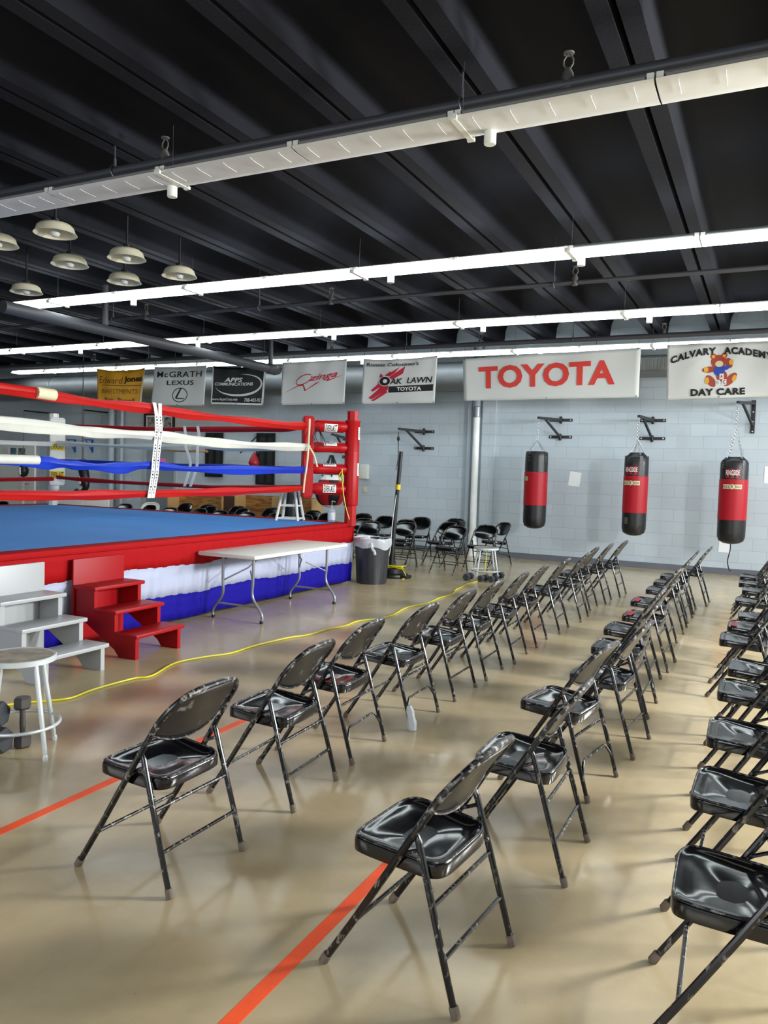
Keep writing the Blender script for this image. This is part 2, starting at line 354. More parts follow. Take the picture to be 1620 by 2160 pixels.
# grey door with pink note, white double door with posters
bm = B(); box(bm, -14.42, -13.5, YW-.03, YW, 0, 2.12); d = struct('door_1', bm, 'deskgrey')
bm = B(); box(bm, -14.5, -14.42, YW-.05, YW, 0, 2.2); box(bm, -13.5, -13.42, YW-.05, YW, 0, 2.2); box(bm, -14.42, -13.5, YW-.05, YW, 2.12, 2.2); obj('door_frame', bm, 'pipegrey', d)
tag(bxo('note', 'pink', None, -13.98, -13.78, YW-.045, YW-.032, 1.56, 1.84), 'pink paper note taped to the grey door', 'note')
bm = B(); box(bm, -20.2, -19.235, YW-.05, YW, 0, 2.2, .004); d = struct('door_2', bm, 'doorwhite')
bm = B(); box(bm, -19.225, -18.53, YW-.05, YW, 0, 2.2, .004); d2 = struct('door_3', bm, 'doorwhite')
obj('door_handle', tube(B(), [(-18.72, YW-.06, 1.02), (-18.72, YW-.1, 1.02), (-18.86, YW-.1, 1.03)], .012), 'steel', d2)
for x0, x1, m, lb in ((-19.85, -19.58, 'whiteflat', 'poster with red lettering on the white door behind the ring, leftmost of three'),
                      (-19.5, -19.27, 'skyprint', 'poster with blue sky on the white doors behind the ring, middle of three'),
                      (-19.18, -18.9, 'photo', 'black and white poster on the white door behind the ring, rightmost of three')):
    p = bxo('poster', m, None, x0, x1, YW-.06, YW-.05, 1.7, 2.03); tag(p, lb, 'poster')
    if m == 'whiteflat':
        bm = B()
        for z_, h_, s_ in ((1.93, .05, 'BOXING'), (1.84, .06, 'TEAM'), (1.75, .05, 'TRAINING')): put_text(bm, s_, .22, h_, lambda a, b, z_=z_: (-19.715+a, YW-.062, z_+b))
        bm.free()

# ------------------------------------------------------------------ duct and ceiling pipes
t = thing('air_duct', 'large round grey air duct running along the top of the far wall', 'duct', (0, 14.72, 3.6))
obj('duct_run', tube(B(), [(x, 0, .02) for x in (-20.5, -16, -12, -8, -5.4)], .29, 28), 'duct', t)
obj('reducer', tube(B(), [(-5.4, 0, .02), (-5.0, 0, .1)], [.29, .2], 28), 'duct', t)
obj('duct_run', tube(B(), [(-5.0, 0, .1), (XR-.05, 0, .1)], .2, 28), 'duct', t)
for x in (-19.0, -8.45, -1.95):
    bm = B(); z_ = .0 if x < -5 else .1; y_ = -.31 if x < -5 else -.22
    box(bm, x-.3, x+.3, y_, y_+.08, z_-.1, z_+.12)
    for k in range(9): box(bm, x-.27+k*.062, x-.25+k*.062, y_-.012, y_, z_-.08, z_+.1)
    obj('register', bm, 'grime', t)
for x in (-17, -13, -9.6, -6.3, -3, .5):
    obj('strap', tube(B(), [(x, .3*cos(a), (.02 if x < -5 else .1)+(.3 if x < -5 else .205)*sin(a)) for a in [pi*k/12 for k in range(13)]] if x < -5 else [(x, .205*cos(a), .1+.205*sin(a)) for a in [pi*k/12 for k in range(13)]], .008, 6), 'steel', t)
    obj('hanger_rod', tube(B(), [(x, 0, .3), (x, 0, ZB-3.6+.3)], .006, 6), 'darkpipe', t)
def sprinkler(par, x, z):
    bm = B(); lathe(bm, [(.036, -.05), (.036, .04), (.026, .06), (.02, .075)], 12, (x, 0, z))
    for s in (-1, 1): tube(bm, [(x+s*.008, 0, z+.07), (x+s*.03, 0, z+.1), (x+s*.03, 0, z+.13), (x+s*.006, 0, z+.165)], .006, 6)
    lathe(bm, [(.034, .165), (.036, .172), (.01, .18)], 12, (x, 0, z)); obj('sprinkler_head', bm, 'grime', par)
def run_pipe(y, z, r_, x0, x1, heads, rods, label):
    t = thing('sprinkler_pipe', label, 'pipe', (0, y, z), 0, 'sprinkler pipes under the ceiling')
    obj('pipe', tube(B(), [(x0, 0, 0), (x1, 0, 0)], r_, 14), 'darkpipe', t)
    for x in heads: sprinkler(t, x, r_*.6)
    for x in rods:
        bm = B(); tube(bm, [(x, 0, r_+.04), (x, 0, ZB-z+.2)], .006, 6); tube(bm, [(x, (r_+.012)*cos(a), (r_+.012)*sin(a)) for a in [2*pi*k/14 for k in range(14)]], .008, 6, closed=True)
        lathe(bm, [(.012, r_+.0), (.012, r_+.07)], 8, (x, 0, 0)); obj('hanger', bm, 'darkpipe', t)
run_pipe(5.0, 4.122, .038, -12, XR-.05, (-1.27, -4.56, -7.9), (-1.98, -5.11, -8.3, 1.2), 'dark grey sprinkler pipe directly above the nearest light row')
run_pipe(9.4, 3.975, .028, -20, XR-.05, (-8.9, -5.55, -2.2), (-9.6, -6.75, -2.45, .6), 'dark thin sprinkler pipe between the second and third light rows')
run_pipe(13.72, 4.06, .045, -20, XR-.05, (-14.6, -11.3, -8.05, -4.9, -1.7), (-12.9, -9.7, -6.4, -3.2), 'dark sprinkler pipe just above the row of banners')
t = thing('overhead_drain_pipe', 'thick dark pipe running from the second light row towards the banners', 'pipe', (-9.1, 0, 3.66))
obj('pipe', tube(B(), [(0, 7.0, 0), (0, 13.36, 0)], .085, 20), 'darkpipe', t)
obj('coupling', tube(B(), [(0, 13.0, 0), (0, 13.04, 0), (0, 13.26, 0), (0, 13.3, 0)], [.09, .108, .108, .09], 20), 'darkpipe', t)
for y in (8.75, 13.1):
    obj('riser', tube(B(), [(0, y, .05), (0, y, ZB-3.66)], .045, 14), 'darkpipe', t)

# ------------------------------------------------------------------ fluorescent light rows
ordn = ['rightmost', 'second from the right', 'third from the right', 'fourth from the right', 'fifth from the right', 'sixth from the right', 'seventh from the right', 'eighth from the right', 'ninth from the right']
rowname = ['nearest light row', 'second light row', 'third light row', 'farthest light row']
refl_prof = [(-.168, .006), (-.15, -.004), (-.08, -.012), (.08, -.012), (.15, -.004), (.168, .006), (.165, .009), (.148, .0), (.08, -.008), (-.08, -.008), (-.148, .0), (-.165, .009)]
def light_unit(xr, yc, z, refl, lit, label, grp, sensors=()):
    """one 2.44 m fixture ending at xr on its right; lit = states of its two tube bays (right, left)"""
    t = thing('strip_light', label, 'ceiling light', (xr-1.22, yc, z), 0, grp); L = 1.214
    for s in (-1, 1):
        a, b = (.004, L) if s > 0 else (-L, -.004)
        bm = B(); prism(bm, refl_prof, lambda p, q: (a, p, q+.011), lambda p, q: (b, p, q+.011))
        if refl == 'lampwhite':
            for k in range(5):
                xx = a+.12+k*.245
                tube(bm, [(xx, p, q+.0085) for p, q in ((-.15, -.011), (-.11, -.0175), (-.06, -.02), (.02, -.02))], .0018, 5)
        obj('diffuser' if refl == 'lit' else 'reflector', bm, refl, t)
        on = lit[0] if s > 0 else lit[1]
        obj('lamp_tube', tube(B(), [(a+.05, -.135, .04), (b-.05, -.135, .04)], .014, 10), 'tubelit' if on else 'tubeoff', t)
        bxo('lamp_holder', 'whiteplain', t, a, a+.04, -.15, -.12, .012, .06); bxo('lamp_holder', 'whiteplain', t, b-.04, b, -.15, -.12, .012, .06)
    bm = B(); box(bm, -L, L, -.07, .07, .012, .085, .006)
    obj('housing', bm, 'grime', t)
    bm = B(); box(bm, -.02, .02, -.176, .176, -.006, .0); box(bm, -.03, .03, -.18, -.16, -.008, .03, .004); box(bm, -.025, .025, .16, .185, -.012, .01); obj('joint_clip', bm, 'whiteplain', t)
    for x in sensors:
        bm = B(); lathe(bm, [(.036, -.085), (.04, -.08), (.04, 0), (.036, .005)], 16, (x-(xr-1.22), .1, 0)); obj('sensor', bm, 'whiteplain', t)
    obj('hanger_rod', tube(B(), [(0, 0, .08), (0, 0, ZB-z)], .002, 6), 'darkpipe', t)
rows = [(4.87, 3.9, 'lampwhite', 4, [-1.76, -4.45]), (8.0, 3.9, 'lit', 5, [-1.84, -4.0, -7.9]), (11.2, 3.9, 'lit', 8, [-1.6, -4.0, -6.6, -9.45, -12.4, -15.6]), (14.1, 3.93, 'lit', 8, [-1.2, -3.9, -7.6, -10.6, -13.6])]  # emission put on second-row pans even where their tubes are off
for ri, (yc, z, rf, n, sens) in enumerate(rows):
    xr = 4.18; idx = 0
    left = [-13.0, -10.4, -19.5, -17.8][ri]
    while xr-2.44 >= left-.3:
        lit = (False, False) if ri == 0 else (True, True)
        if ri == 1: lit = (xr-1.22 < -1.8 and xr < -1.8, xr-1.22 < -1.8)
        vis = 'beyond the right edge' if xr-2.44 > .5 else None
        nth = ['first', 'second', 'third', 'fourth', 'fifth', 'sixth', 'seventh', 'eighth', 'ninth', 'tenth'][idx]
        state = 'unlit' if not any(lit) else ('half lit' if not all(lit) else 'glowing')
        light_unit(xr, yc, z, rf, lit, '%s strip light, %s from the right end of the %s' % (state, nth, rowname[ri]), 'strip lights hung in rows under the ceiling',
                   [s for s in sens if xr-2.44 < s < xr])
        xr -= 2.44; idx += 1
# barn lamp shades above the ring
lamp_pos = [(-6.41, 5.51, 'nearest of the right column'), (-6.40, 6.45, 'middle of the right column'), (-6.37, 7.26, 'farthest of the right column'),
            (-7.23, 6.42, 'middle one just left of the right column'), (-7.23, 7.25, 'farther one just left of the right column'), (-7.31, 5.56, 'cut by the left edge of the photo'), (-8.95, 7.24, 'far left one near the second light row')]
first = None
for x, y, w in lamp_pos:
    lb = 'ivory dish lamp with bare bulb, '+w
    if first is None:
        t = first = thing('shade_lamp', lb, 'lamp', (x, y, 3.9), 0, 'dish lamp shades above the ring')
        bm = B(); lathe(bm, [(.03, .1), (.075, .095), (.14, .078), (.172, .05), (.186, .004), (.205, -.018), (.2, -.02), (.18, .0), (.166, .044), (.135, .07), (.07, .086), (.03, .09)], 40)
        obj('lamp_shade', bm, 'ivory', t)
        obj('bulb', lathe(B(), [(.012, -.046), (.03, -.04), (.046, -.018), (.048, .005), (.036, .035), (.018, .06), (.018, .088)], 20), 'bulb', t)
        obj('socket_stem', lathe(B(), [(.04, .09), (.04, .13), (.012, .14), (.012, ZC-3.9)], 14), 'blackmetal', t)
    else: dup(first, (x, y, 3.9), 0, lb)

# ------------------------------------------------------------------ banners
def banner(x, z, yb, cloth, label, deco, sag=.0, wave=.012, ph=0):
    """x=(tl,tr,br,bl) z likewise; deco(t, P) adds printing, P(s,t,off) -> point"""
    cx = sum(x)/4
    t = thing('hanging_banner', label, 'banner', (cx, yb, min(z)), 0, 'banners hung in a row under the ceiling')
    z0 = min(z)
    def P(s, v, off=0):       # s 0..1 left-right, v 0..1 bottom-top
        xx = (x[3]*(1-s)+x[2]*s)*(1-v)+(x[0]*(1-s)+x[1]*s)*v
        zz = (z[3]*(1-s)+z[2]*s)*(1-v)+(z[0]*(1-s)+z[1]*s)*v - sag*4*s*(1-s)*v*v
        d = wave*sin(7*s+ph+1.5*v)+wave*.7*sin(17*s-3*v+ph)*v+wave*1.2*(1-v)*sin(3*s+ph)
        return (xx-cx, d-off, zz-z0)
    bm = B(); n, m = 40, 14
    g = [[bm.verts.new(P(i/n, j/m)) for j in range(m+1)] for i in range(n+1)]
    for i in range(n):
        for j in range(m): bm.faces.new((g[i][j], g[i+1][j], g[i+1][j+1], g[i][j+1]))
    o = obj('cloth', bm, cloth, t); so = o.modifiers.new('s', 'SOLIDIFY'); so.thickness = .002; so.offset = 1
    bm = B()
    for s, v in ((.012, .02), (.988, .02), (.012, .98), (.988, .98), (.5, .02)):
        q = P(s, v, .004); lathe(bm, [(.006, -.003), (.014, -.003), (.014, .003)], 10, q, 'Y')
    obj('grommet', bm, 'steel', t); o = t.children[-1]
    bm = B()
    for s in (.012, .988):
        q = P(s, .98); tube(bm, [q, (q[0], q[1]+.0, 4.03-z0)], .004, 5)
    obj('tie_cord', bm, 'blackmetal', t)
    Wd = (x[1]-x[0]+x[2]-x[3])/2; H = (z[0]+z[1]-z[2]-z[3])/2
    def conform(bm, off):
        for _ in range(3):
            es = [e for e in bm.edges if e.calc_length() > .07]
            if es: bmesh.ops.subdivide_edges(bm, edges=es, cuts=1); bmesh.ops.triangulate(bm, faces=[f for f in bm.faces if len(f.verts) > 4])
        for v_ in bm.verts: v_.co = P(v_.co.x/Wd, v_.co.y/H, off)
    def text(s_, cs, cv, w, h, m_, bold=0, shear=0, space=1, arc=None, name='lettering', rot=0):
        bm = B()
        def inv(a, b):
            if rot: a, b = a*cos(rot)-b*sin(rot), a*sin(rot)+b*cos(rot)
            s = cs+a/Wd; v = cv+b/H
            return (s*Wd, (v+(arc(s) if arc else 0))*H, 0)
        put_text(bm, s_, w*Wd, h*H, lambda a, b: Vector(inv(a, b)), bold, shear, space); conform(bm, .016); flat(name, bm, m_, t)
    def poly(pts, m_, off=.005, name='printed_mark'):
        bm = B(); vs = [bm.verts.new((s*Wd, v*H, 0)) for s, v in pts]; bm.faces.new(vs)
        bmesh.ops.triangulate(bm, faces=bm.faces); conform(bm, off); flat(name, bm, m_, t)
    def ring(cs, cv, a, b, wd, m_, off=.005, t0=0, t1=2*pi, name='printed_ring', taper=0, rot=0):
        bm = B(); n = 40; pr = None
        for k in range(n+1):
            q = t0+(t1-t0)*k/n; w2 = wd*(1-taper*abs(2*k/n-1)**2)
            def pt(ra, rb):
                u_, v_ = ra*cos(q), rb*sin(q); u_, v_ = u_*cos(rot)-v_*sin(rot), u_*sin(rot)+v_*cos(rot); return P(cs+u_/Wd, cv+v_/H, off)
            cur = (bm.verts.new(pt(a-w2, b-w2)), bm.verts.new(pt(a+w2, b+w2)))
            if pr: bm.faces.new((pr[0], pr[1], cur[1], cur[0]))
            pr = cur
        flat(name, bm, m_, t)
    def disc(cs, cv, a, b, m_, off=.005, name='printed_spot', rot=0):
        pts = []
        for k in range(24):
            u_, v_ = a*cos(2*pi*k/24), b*sin(2*pi*k/24); u_, v_ = u_*cos(rot)-v_*sin(rot), u_*sin(rot)+v_*cos(rot)
            pts.append((cs+u_/Wd, cv+v_/H))
        poly(pts, m_, off, name)
    deco(text, poly, ring, disc); return t
K = .8925
def bx(a): return tuple(v*K for v in a)
def bz(a): return tuple(1.64+(v-1.64)*K for v in a)
YBN = 13.70
def d_toyota(text, poly, ring, disc):
    text('TOYOTA', .485, .53, .775, .52, 'redflat', bold=.035, space=1.02)
banner(bx((-5.857, -2.302, -2.302, -5.814)), bz((4.06, 4.147, 3.217, 3.201)), YBN, 'banner', 'long white banner with six big orange-red capitals, above the heavy bags', d_toyota, wave=.018, ph=1)
def d_calv(text, poly, ring, disc):
    text('CALVARY', .25, .86, .43, .13, 'blackflat', bold=.05, space=1.15, arc=lambda s: -.35*(.5-s)**2*2.0)
    text('ACADEMY', .755, .86, .44, .13, 'blackflat', bold=.05, space=1.15, arc=lambda s: -.35*(s-.5)**2*2.0)
    text('DAY CARE', .485, .11, .5, .13, 'blackflat', bold=.05, space=1.1)
    cx_, W_ = .5, 1
    def lim(c, v, a, b, rot=0): disc(c, v, a, b, 'bearb', .005, rot=rot)
    lim(.44, .76, .045, .045); lim(.54, .77, .045, .045); disc(.44, .755, .026, .026, 'beary', .008); disc(.54, .765, .026, .026, 'beary', .008)
    disc(.49, .66, .115, .11, 'bearb', .006); disc(.495, .62, .06, .05, 'skin', .009)
    lim(.405, .52, .11, .05, .1); disc(.375, .52, .034, .045, 'beary', .009)
    lim(.585, .63, .05, .085, .3); disc(.605, .645, .034, .045, 'beary', .009)
    disc(.495, .5, .085, .09, 'blueprint', .007); disc(.56, .545, .06, .035, 'blueprint', .008, rot=.5)
    lim(.42, .31, .06, .11, .6); disc(.385, .32, .035, .055, 'beary', .009)
    lim(.6, .33, .06, .13, -.7); disc(.635, .35, .032, .055, 'beary', .009, rot=-.3); disc(.52, .4, .08, .09, 'bearb', .0055)
    for s, v, ch, m_ in ((.52, .39, 'A', 'crimson'), (.485, .275, 'B', 'pipegrey'), (.545, .285, 'C', 'blackflat')):
        poly([(s-.02, v-.05), (s+.02, v-.05), (s+.02, v+.05), (s-.02, v+.05)], 'whiteflat', .01)
        text(ch, s, v, .022, .065, m_, bold=.02)
banner(bx((-1.831, -.03, .0, -1.809)), bz((4.17, 4.17, 3.2, 3.166)), YBN, 'banner', 'white banner with arched black lettering and a brown teddy bear', d_calv, wave=.02, ph=2)
def d_oak(text, poly, ring, disc):
    text("Ronnie Colosimo's", .41, .875, .72, .085, 'blackflat', bold=.012, shear=.15)
    for q in ([(.09, .13), (.3, .42), (.36, .33), (.14, .1)], [(.13, .07), (.33, .3), (.36, .25), (.17, .06)], [(.12, .3), (.34, .62), (.36, .5), (.15, .27)], [(.17, .2), (.3, .5), (.37, .45), (.36, .3)],
              [(.2, .44), (.27, .6), (.3, .56)], [(.23, .58), (.25, .68), (.3, .6)], [(.32, .62), (.52, .82), (.45, .68), (.38, .6)], [(.37, .58), (.59, .83), (.56, .66), (.42, .53)], [(.3, .62), (.4, .73), (.37, .64)]):
        poly(q, 'crimson')
    disc(.315, .5, .135, .1, 'whiteflat', .007); disc(.315, .5, .12, .09, 'blackflat', .009); disc(.32, .5, .05, .04, 'whiteflat', .011)
    text('AK', .475, .49, .17, .13, 'blackflat', bold=.02, shear=.2); text('LAWN', .79, .5, .33, .13, 'blackflat', bold=.02, shear=.15)
    poly([(.37, .24), (.97, .26), (.97, .4), (.37, .38)], 'blackflat'); text('TOYOTA', .655, .315, .33, .085, 'whiteflat', bold=.03); 
banner(bx((-8.192, -6.436, -6.465, -8.218)), bz((4.15, 4.16, 3.16, 3.159)), YBN, 'banner', 'white banner with black lettering over jagged red paint strokes', d_oak, sag=.04, wave=.014)
def d_ozinga(text, poly, ring, disc):
    text('zinga', .66, .62, .44, .17, 'crimson', bold=.012, shear=.5, rot=.12)
    ring(.36, .58, .2, .085, .009, 'crimson', t0=.3, t1=2*pi, rot=.35)
    for q in ([(.04, .28), (.27, .45), (.27, .43)], [(.27, .45), (.36, .47), (.4, .33), (.38, .31), (.35, .44), (.27, .43)], [(.38, .31), (.4, .34), (.56, .5), (.62, .52), (.56, .47)], [(.72, .52), (.97, .66), (.72, .55)]): poly(q, 'crimson')
banner(bx((-10.33, -8.623, -8.652, -10.367)), bz((4.14, 4.165, 3.164, 3.161)), YBN, 'banner', 'white banner with a flowing red handwritten signature logo', d_ozinga, sag=.01, wave=.014, ph=.6)
def d_apps(text, poly, ring, disc):
    e = .012
    for q in ([(0, 0), (1, 0), (1, .045), (0, .045)], [(.96, 0), (1, 0), (1, 1), (.97, 1)], [(0, 0), (.025, 0), (.02, 1), (0, 1)]): poly(q, 'whiteflat')
    text('APPS', .42, .645, .33, .125, 'whiteflat', bold=.03, shear=.2); text('COMMUNICATIONS', .42, .53, .72, .085, 'whiteflat', bold=.03, shear=.1)
    ring(.5, .52, .62, .24, .026, 'whiteflat', t0=-2.9, t1=1.5, taper=.95)
    text('www.AppsCorp.net', .28, .12, .5, .09, 'whiteflat', bold=.02); text('708-403-92', .8, .12, .3, .09, 'whiteflat', bold=.02)
banner(bx((-12.35, -10.769, -10.836, -12.429)), bz((4.129, 4.13, 3.155, 3.207)), YBN, 'blackban', 'black banner with white lettering inside a white oval swoosh', d_apps, sag=.05, wave=.012, ph=2)
def d_lexus(text, poly, ring, disc):
    text('McGRATH', .5, .8, .85, .15, 'blackflat', bold=.005, space=1.1); text('LEXUS', .53, .585, .5, .12, 'blackflat', bold=.012, space=1.05)
    ring(.535, .27, .2, .155, .01, 'blackflat'); poly([(.53, .44), (.56, .44), (.49, .2), (.62, .19), (.62, .165), (.47, .17), (.455, .2)], 'blackflat')
banner(bx((-14.214, -12.54, -12.604, -14.32)), bz((4.166, 4.147, 3.162, 3.192)), YBN, 'banner', 'white banner with thin black capitals above a round black emblem', d_lexus, sag=.01, wave=.012, ph=3)
def d_ej(text, poly, ring, disc):
    text('Edward', .31, .72, .5, .18, 'brown', bold=-.012, shear=.1); text('Jones', .78, .73, .37, .2, 'blackflat', bold=.03)
    poly([(.1, .575), (.95, .56), (.95, .575), (.1, .59)], 'brown'); text('INVESTMENTS', .5, .42, .78, .12, 'brown', bold=-.015, shear=.05)
    text('Rick', .3, .19, .22, .13, 'brown', bold=.01); text('Powell', .67, .18, .36, .14, 'brown', bold=.01, shear=.1)
    poly([(.96, 0), (1, 0), (1, 1), (.985, 1)], 'whiteflat')
banner(bx((-16.228, -14.547, -14.672, -16.245)), bz((4.192, 4.16, 3.12, 3.17)), YBN, 'yellow', 'yellow banner with brown and black lettering, leftmost of the banners', d_ej, sag=.07, wave=.016, ph=1.2)

# ------------------------------------------------------------------ boxing ring
RX0, RX1, RY0, RY1, RZ = -11.8, -5.5, 3.45, 10.12, .885
ring = thing('boxing_ring', 'boxing ring with blue canvas, red posts, four ropes and red, white and blue skirt', 'boxing ring', ((RX0+RX1)/2, (RY0+RY1)/2, 0))
OX, OY = (RX0+RX1)/2, (RY0+RY1)/2
def rp(x, y, z): return (x-OX, y-OY, z)
def robj(name, bm, m, par=None, **k): return obj(name, bm, m, par or ring, **k)
bm = B(); box(bm, RX0+.1-OX, RX1-.1-OX, RY0+.1-OY, RY1-.1-OY, .0, RZ-.03); robj('platform', bm, 'blackmetal')
bm = B(); n = 44
g = []
for i in range(n+1):
    row = []
    for j in range(n+1):
        x = RX0+(RX1-RX0)*i/n; y = RY0+(RY1-RY0)*j/n
        e_ = min(x-RX0, RX1-x, y-RY0, RY1-y); z = RZ+.006*sin(x*1.9+y*.8)*min(1, e_)+.02*math.exp(-((y-8.45-.05*x)/.08)**2)*min(1, e_*2)+.018*math.exp(-((y-8.8-.03*x)/.07)**2)*min(1, e_*2)+.016*math.exp(-((y-7.7-.06*x)/.1)**2)*min(1, e_*2)
        row.append(bm.verts.new(rp(x, y, z)))
    g.append(row)
for i in range(n):
    for j in range(n): bm.faces.new((g[i][j], g[i+1][j], g[i+1][j+1], g[i][j+1]))
o = robj('canvas_mat', bm, 'canvas'); so = o.modifiers.new('s', 'SOLIDIFY'); so.thickness = .04; so.offset = -1
bm = B()                                         # padded red apron edge around the canvas
for (a, b, c, d) in ((RX1-.17, RX1+.03, RY0-.03, RY1+.03), (RX0-.03, RX0+.1, RY0-.03, RY1+.03)): box(bm, a-OX, b-OX, c-OY, d-OY, RZ-.05, RZ+.012, .018)
for (a, b, c, d) in ((RX0+.1, RX1-.17, RY1-.12, RY1+.03), (RX0+.1, RX1-.17, RY0-.03, RY0+.1)): box(bm, a-OX, b-OX, c-OY, d-OY, RZ-.05, RZ+.012, .018)
robj('apron_edge', bm, 'redcloth')
def skirt(m, zt, zb, name, side):
    """pleated cloth round the platform; side 0 = facing the chairs"""
    bm = B(); N_ = 260; prev = None
    for i in range(N_+1):
        t_ = i/N_; p = []
        for k, (z_, am) in enumerate(((zt, .3), (zt*.66+zb*.34, .7), (zt*.33+zb*.67, .9), (zb, 1.0))):
            w = (.006*sin(t_*190+sin(t_*31)*3)+.005*sin(t_*333+sin(t_*17)*2))*am
            drop = (.012*sin(t_*23)+.005*sin(t_*61)) if (k == 3 and zb > .1) or (k == 0 and zt < .7) else (.008*sin(t_*50) if k == 3 else 0)
            out = .015-.06*(1-z_/.9)
            if side == 0: q = (RX1+out+w, RY0+(RY1-RY0)*t_, z_+drop)
            elif side == 1: q = (RX1+.02-(RX1-RX0)*t_, RY1+out+w, z_+drop)
            elif side == 2: q = (RX0-out-w, RY0+(RY1-RY0)*t_, z_+drop)
            else: q = (RX1-(RX1-RX0)*t_, RY0-out-w, z_+drop)
            p.append(bm.verts.new(rp(*q)))
        if prev:
            for k in range(3): bm.faces.new((prev[k], prev[k+1], p[k+1], p[k]))
        prev = p
    o = robj(name, bm, m); so = o.modifiers.new('s', 'SOLIDIFY'); so.thickness = .003; return o
for sd in range(4):
    skirt('redcloth', RZ-.01, .61, 'skirt_red_band', sd); skirt('whitecloth', .615, .30, 'skirt_white_band', sd); skirt('bluecloth', .305, .03, 'skirt_blue_band', sd)
ZR = [2.27, 1.965, 1.655, 1.37]
def label_plate(par, fn, w, h, s, plate, ink, bold=.02):
    bm = B(); n = 10; g = [[bm.verts.new(fn(-w/2+w*i/n, -h/2+h*j/4, .004)) for j in range(5)] for i in range(n+1)]
    for i in range(n):
        for j in range(4): bm.faces.new((g[i][j], g[i+1][j], g[i+1][j+1], g[i][j+1]))
    pl = flat('label_plate', bm, plate, par); bm = B(); put_text(bm, s, w*.86, h*.7, lambda a, b: fn(a, b*(1+.35*(2*a/w)**2)*.9, .0125), bold); flat('lettering', bm, ink, pl)
# corner assemblies: far right (red), far left (white), near two outside the frame
def corner(ox, oy, ix, iy, pm, inner, label_style, full, cs=1):
    po = bpy.data.objects.new('corner_post', None); C.objects.link(po); po.parent = ring; po.location = rp(ox, oy, 0)
    def q(x, y, z): return (x-ox, y-oy, z)
    ang = math.atan2(iy-oy, ix-ox)
    bm = B(); lathe(bm, [(.088, .86), (.088, 1.16)], 8); obj('post_base', bm, pm, po, sm=False)
    bm = B(); lathe(bm, [(.09, 1.15), (.103, 1.16), (.107, 1.18), (.107, 1.9), (.103, 1.915), (.105, 1.93), (.105, 2.36), (.112, 2.37), (.112, 2.385), (.098, 2.39)], 20); obj('post_pad', bm, pm, po)
    bm = B(); lathe(bm, [(.085, 2.36), (.085, 2.52), (.075, 2.525)], 8); obj('post_cap', bm, pm, po, sm=False)
    # vertical corner cushion
    bm = B(); v = Vector((cos(ang), sin(ang), 0)); s_ = Vector((-v.y, v.x, 0))
    pts = [(-.075*cs, -.085*cs), (.075*cs, -.085*cs), (.075*cs, .085*cs), (-.075*cs, .085*cs)]
    def cu(z, k=1): return [Vector(q(ix, iy, z))+v*a*k+s_*b*k for a, b in pts]
    rr = [cu(1.25, .8), cu(1.27), cu(1.55, 1.03), cu(1.9, .98), cu(2.2, 1.03), cu(2.4, 1.0), cu(2.42, .85)]
    rings_ = [[bm.verts.new(p) for p in r_] for r_ in rr]
    for A, D in zip(rings_, rings_[1:]):
        for k in range(4): bm.faces.new((A[k], A[(k+1) % 4], D[(k+1) % 4], D[k]))
    bm.faces.new(rings_[0][::-1]); bm.faces.new(rings_[-1])
    bmesh.ops.bevel(bm, geom=[e for e in bm.edges], offset=.012, segments=2, affect='EDGES')
    cus = obj('corner_cushion', bm, inner, po)
    # turnbuckle pads from post to cushion, one per rope
    a_ = Vector(q(ix, iy, 0))+v*-.07; b_ = Vector((0, 0, 0))+v*.09
    for k, z in enumerate(ZR):
        dz = Vector((0, 0, z+.02)); A, D = a_+dz, b_+dz
        L_ = (D-A).length; n_ = 9
        rad = [.062 if i in (0, n_) else (.088 if k in (0, 3) else .07+.012*abs(2*i/n_-1)) for i in range(n_+1)]
        bm = B(); tube(bm, [A.lerp(D, i/n_) for i in range(n_+1)], rad, 20)
        pad = obj('turnbuckle_pad', bm, pm, po)
        if label_style and full:
            # camera-facing side of the pad; seen obliquely on the middle two
            d_ = (D-A).normalized(); nrm = Vector((d_.y, -d_.x, 0))
            if nrm.y > 0: nrm = -nrm
            mid = (A+D)/2; R_ = .089 if k in (0, 3) else .077; tilt = [-.35, .95, 1.15, .05][k]
            dirx = d_ if d_.x > 0 else -d_
            def fn(a, b, off, mid=mid, R_=R_, tilt=tilt):
                th = tilt+b/R_; return mid+dirx*a+(nrm*cos(th)+Vector((0, 0, 1))*sin(th))*(R_+off)
            label_plate(pad, fn, .19, .12 if k in (0, 3) else .1, 'EVERLAST', 'whiteflat', 'blackflat', 0)
    return po, cus, q, (ix, iy), (v, s_)
po, cus, q, (ix, iy), (v, s_) = corner(-5.47, 9.98, -5.95, 9.53, 'red', 'red', True, True)
for z in (2.2, 1.68):                           # labels on the outer side of the right post
    def fn(a, b, off, z=z): th = .25+a/.107; return Vector((cos(th)*(.106+off), sin(th)*(.106+off), z+b))
    bm = B(); g = [[bm.verts.new(fn(-.05+.02*i, -.09+.06*j, .004)) for j in range(4)] for i in range(6)]
    for i in range(5):
        for j in range(3): bm.faces.new((g[i][j], g[i+1][j], g[i+1][j+1], g[i][j+1]))
    pl = flat('label_plate', bm, 'whiteflat', po); bm = B(); put_text(bm, 'EVERLAST', .15, .06, lambda a, b: fn(b, -a, .0125), 0); flat('lettering', bm, 'blackflat', pl)
poL, cusL, qL, (ixL, iyL), (vL, sL) = corner(-11.6, 9.98, -11.1, 9.62, 'whiteplain', 'whiteplain', False, False, 1.45)
for z in (1.95-.03, 1.44):
    def fn(a, b, off, z=z): return Vector(qL(ixL, iyL, z))+sL*a+vL*(.122+off)+Vector((0, 0, b))
    label_plate(poL, fn, .23, .125, "EVERLAST", "ylabel", "blackflat", 0)
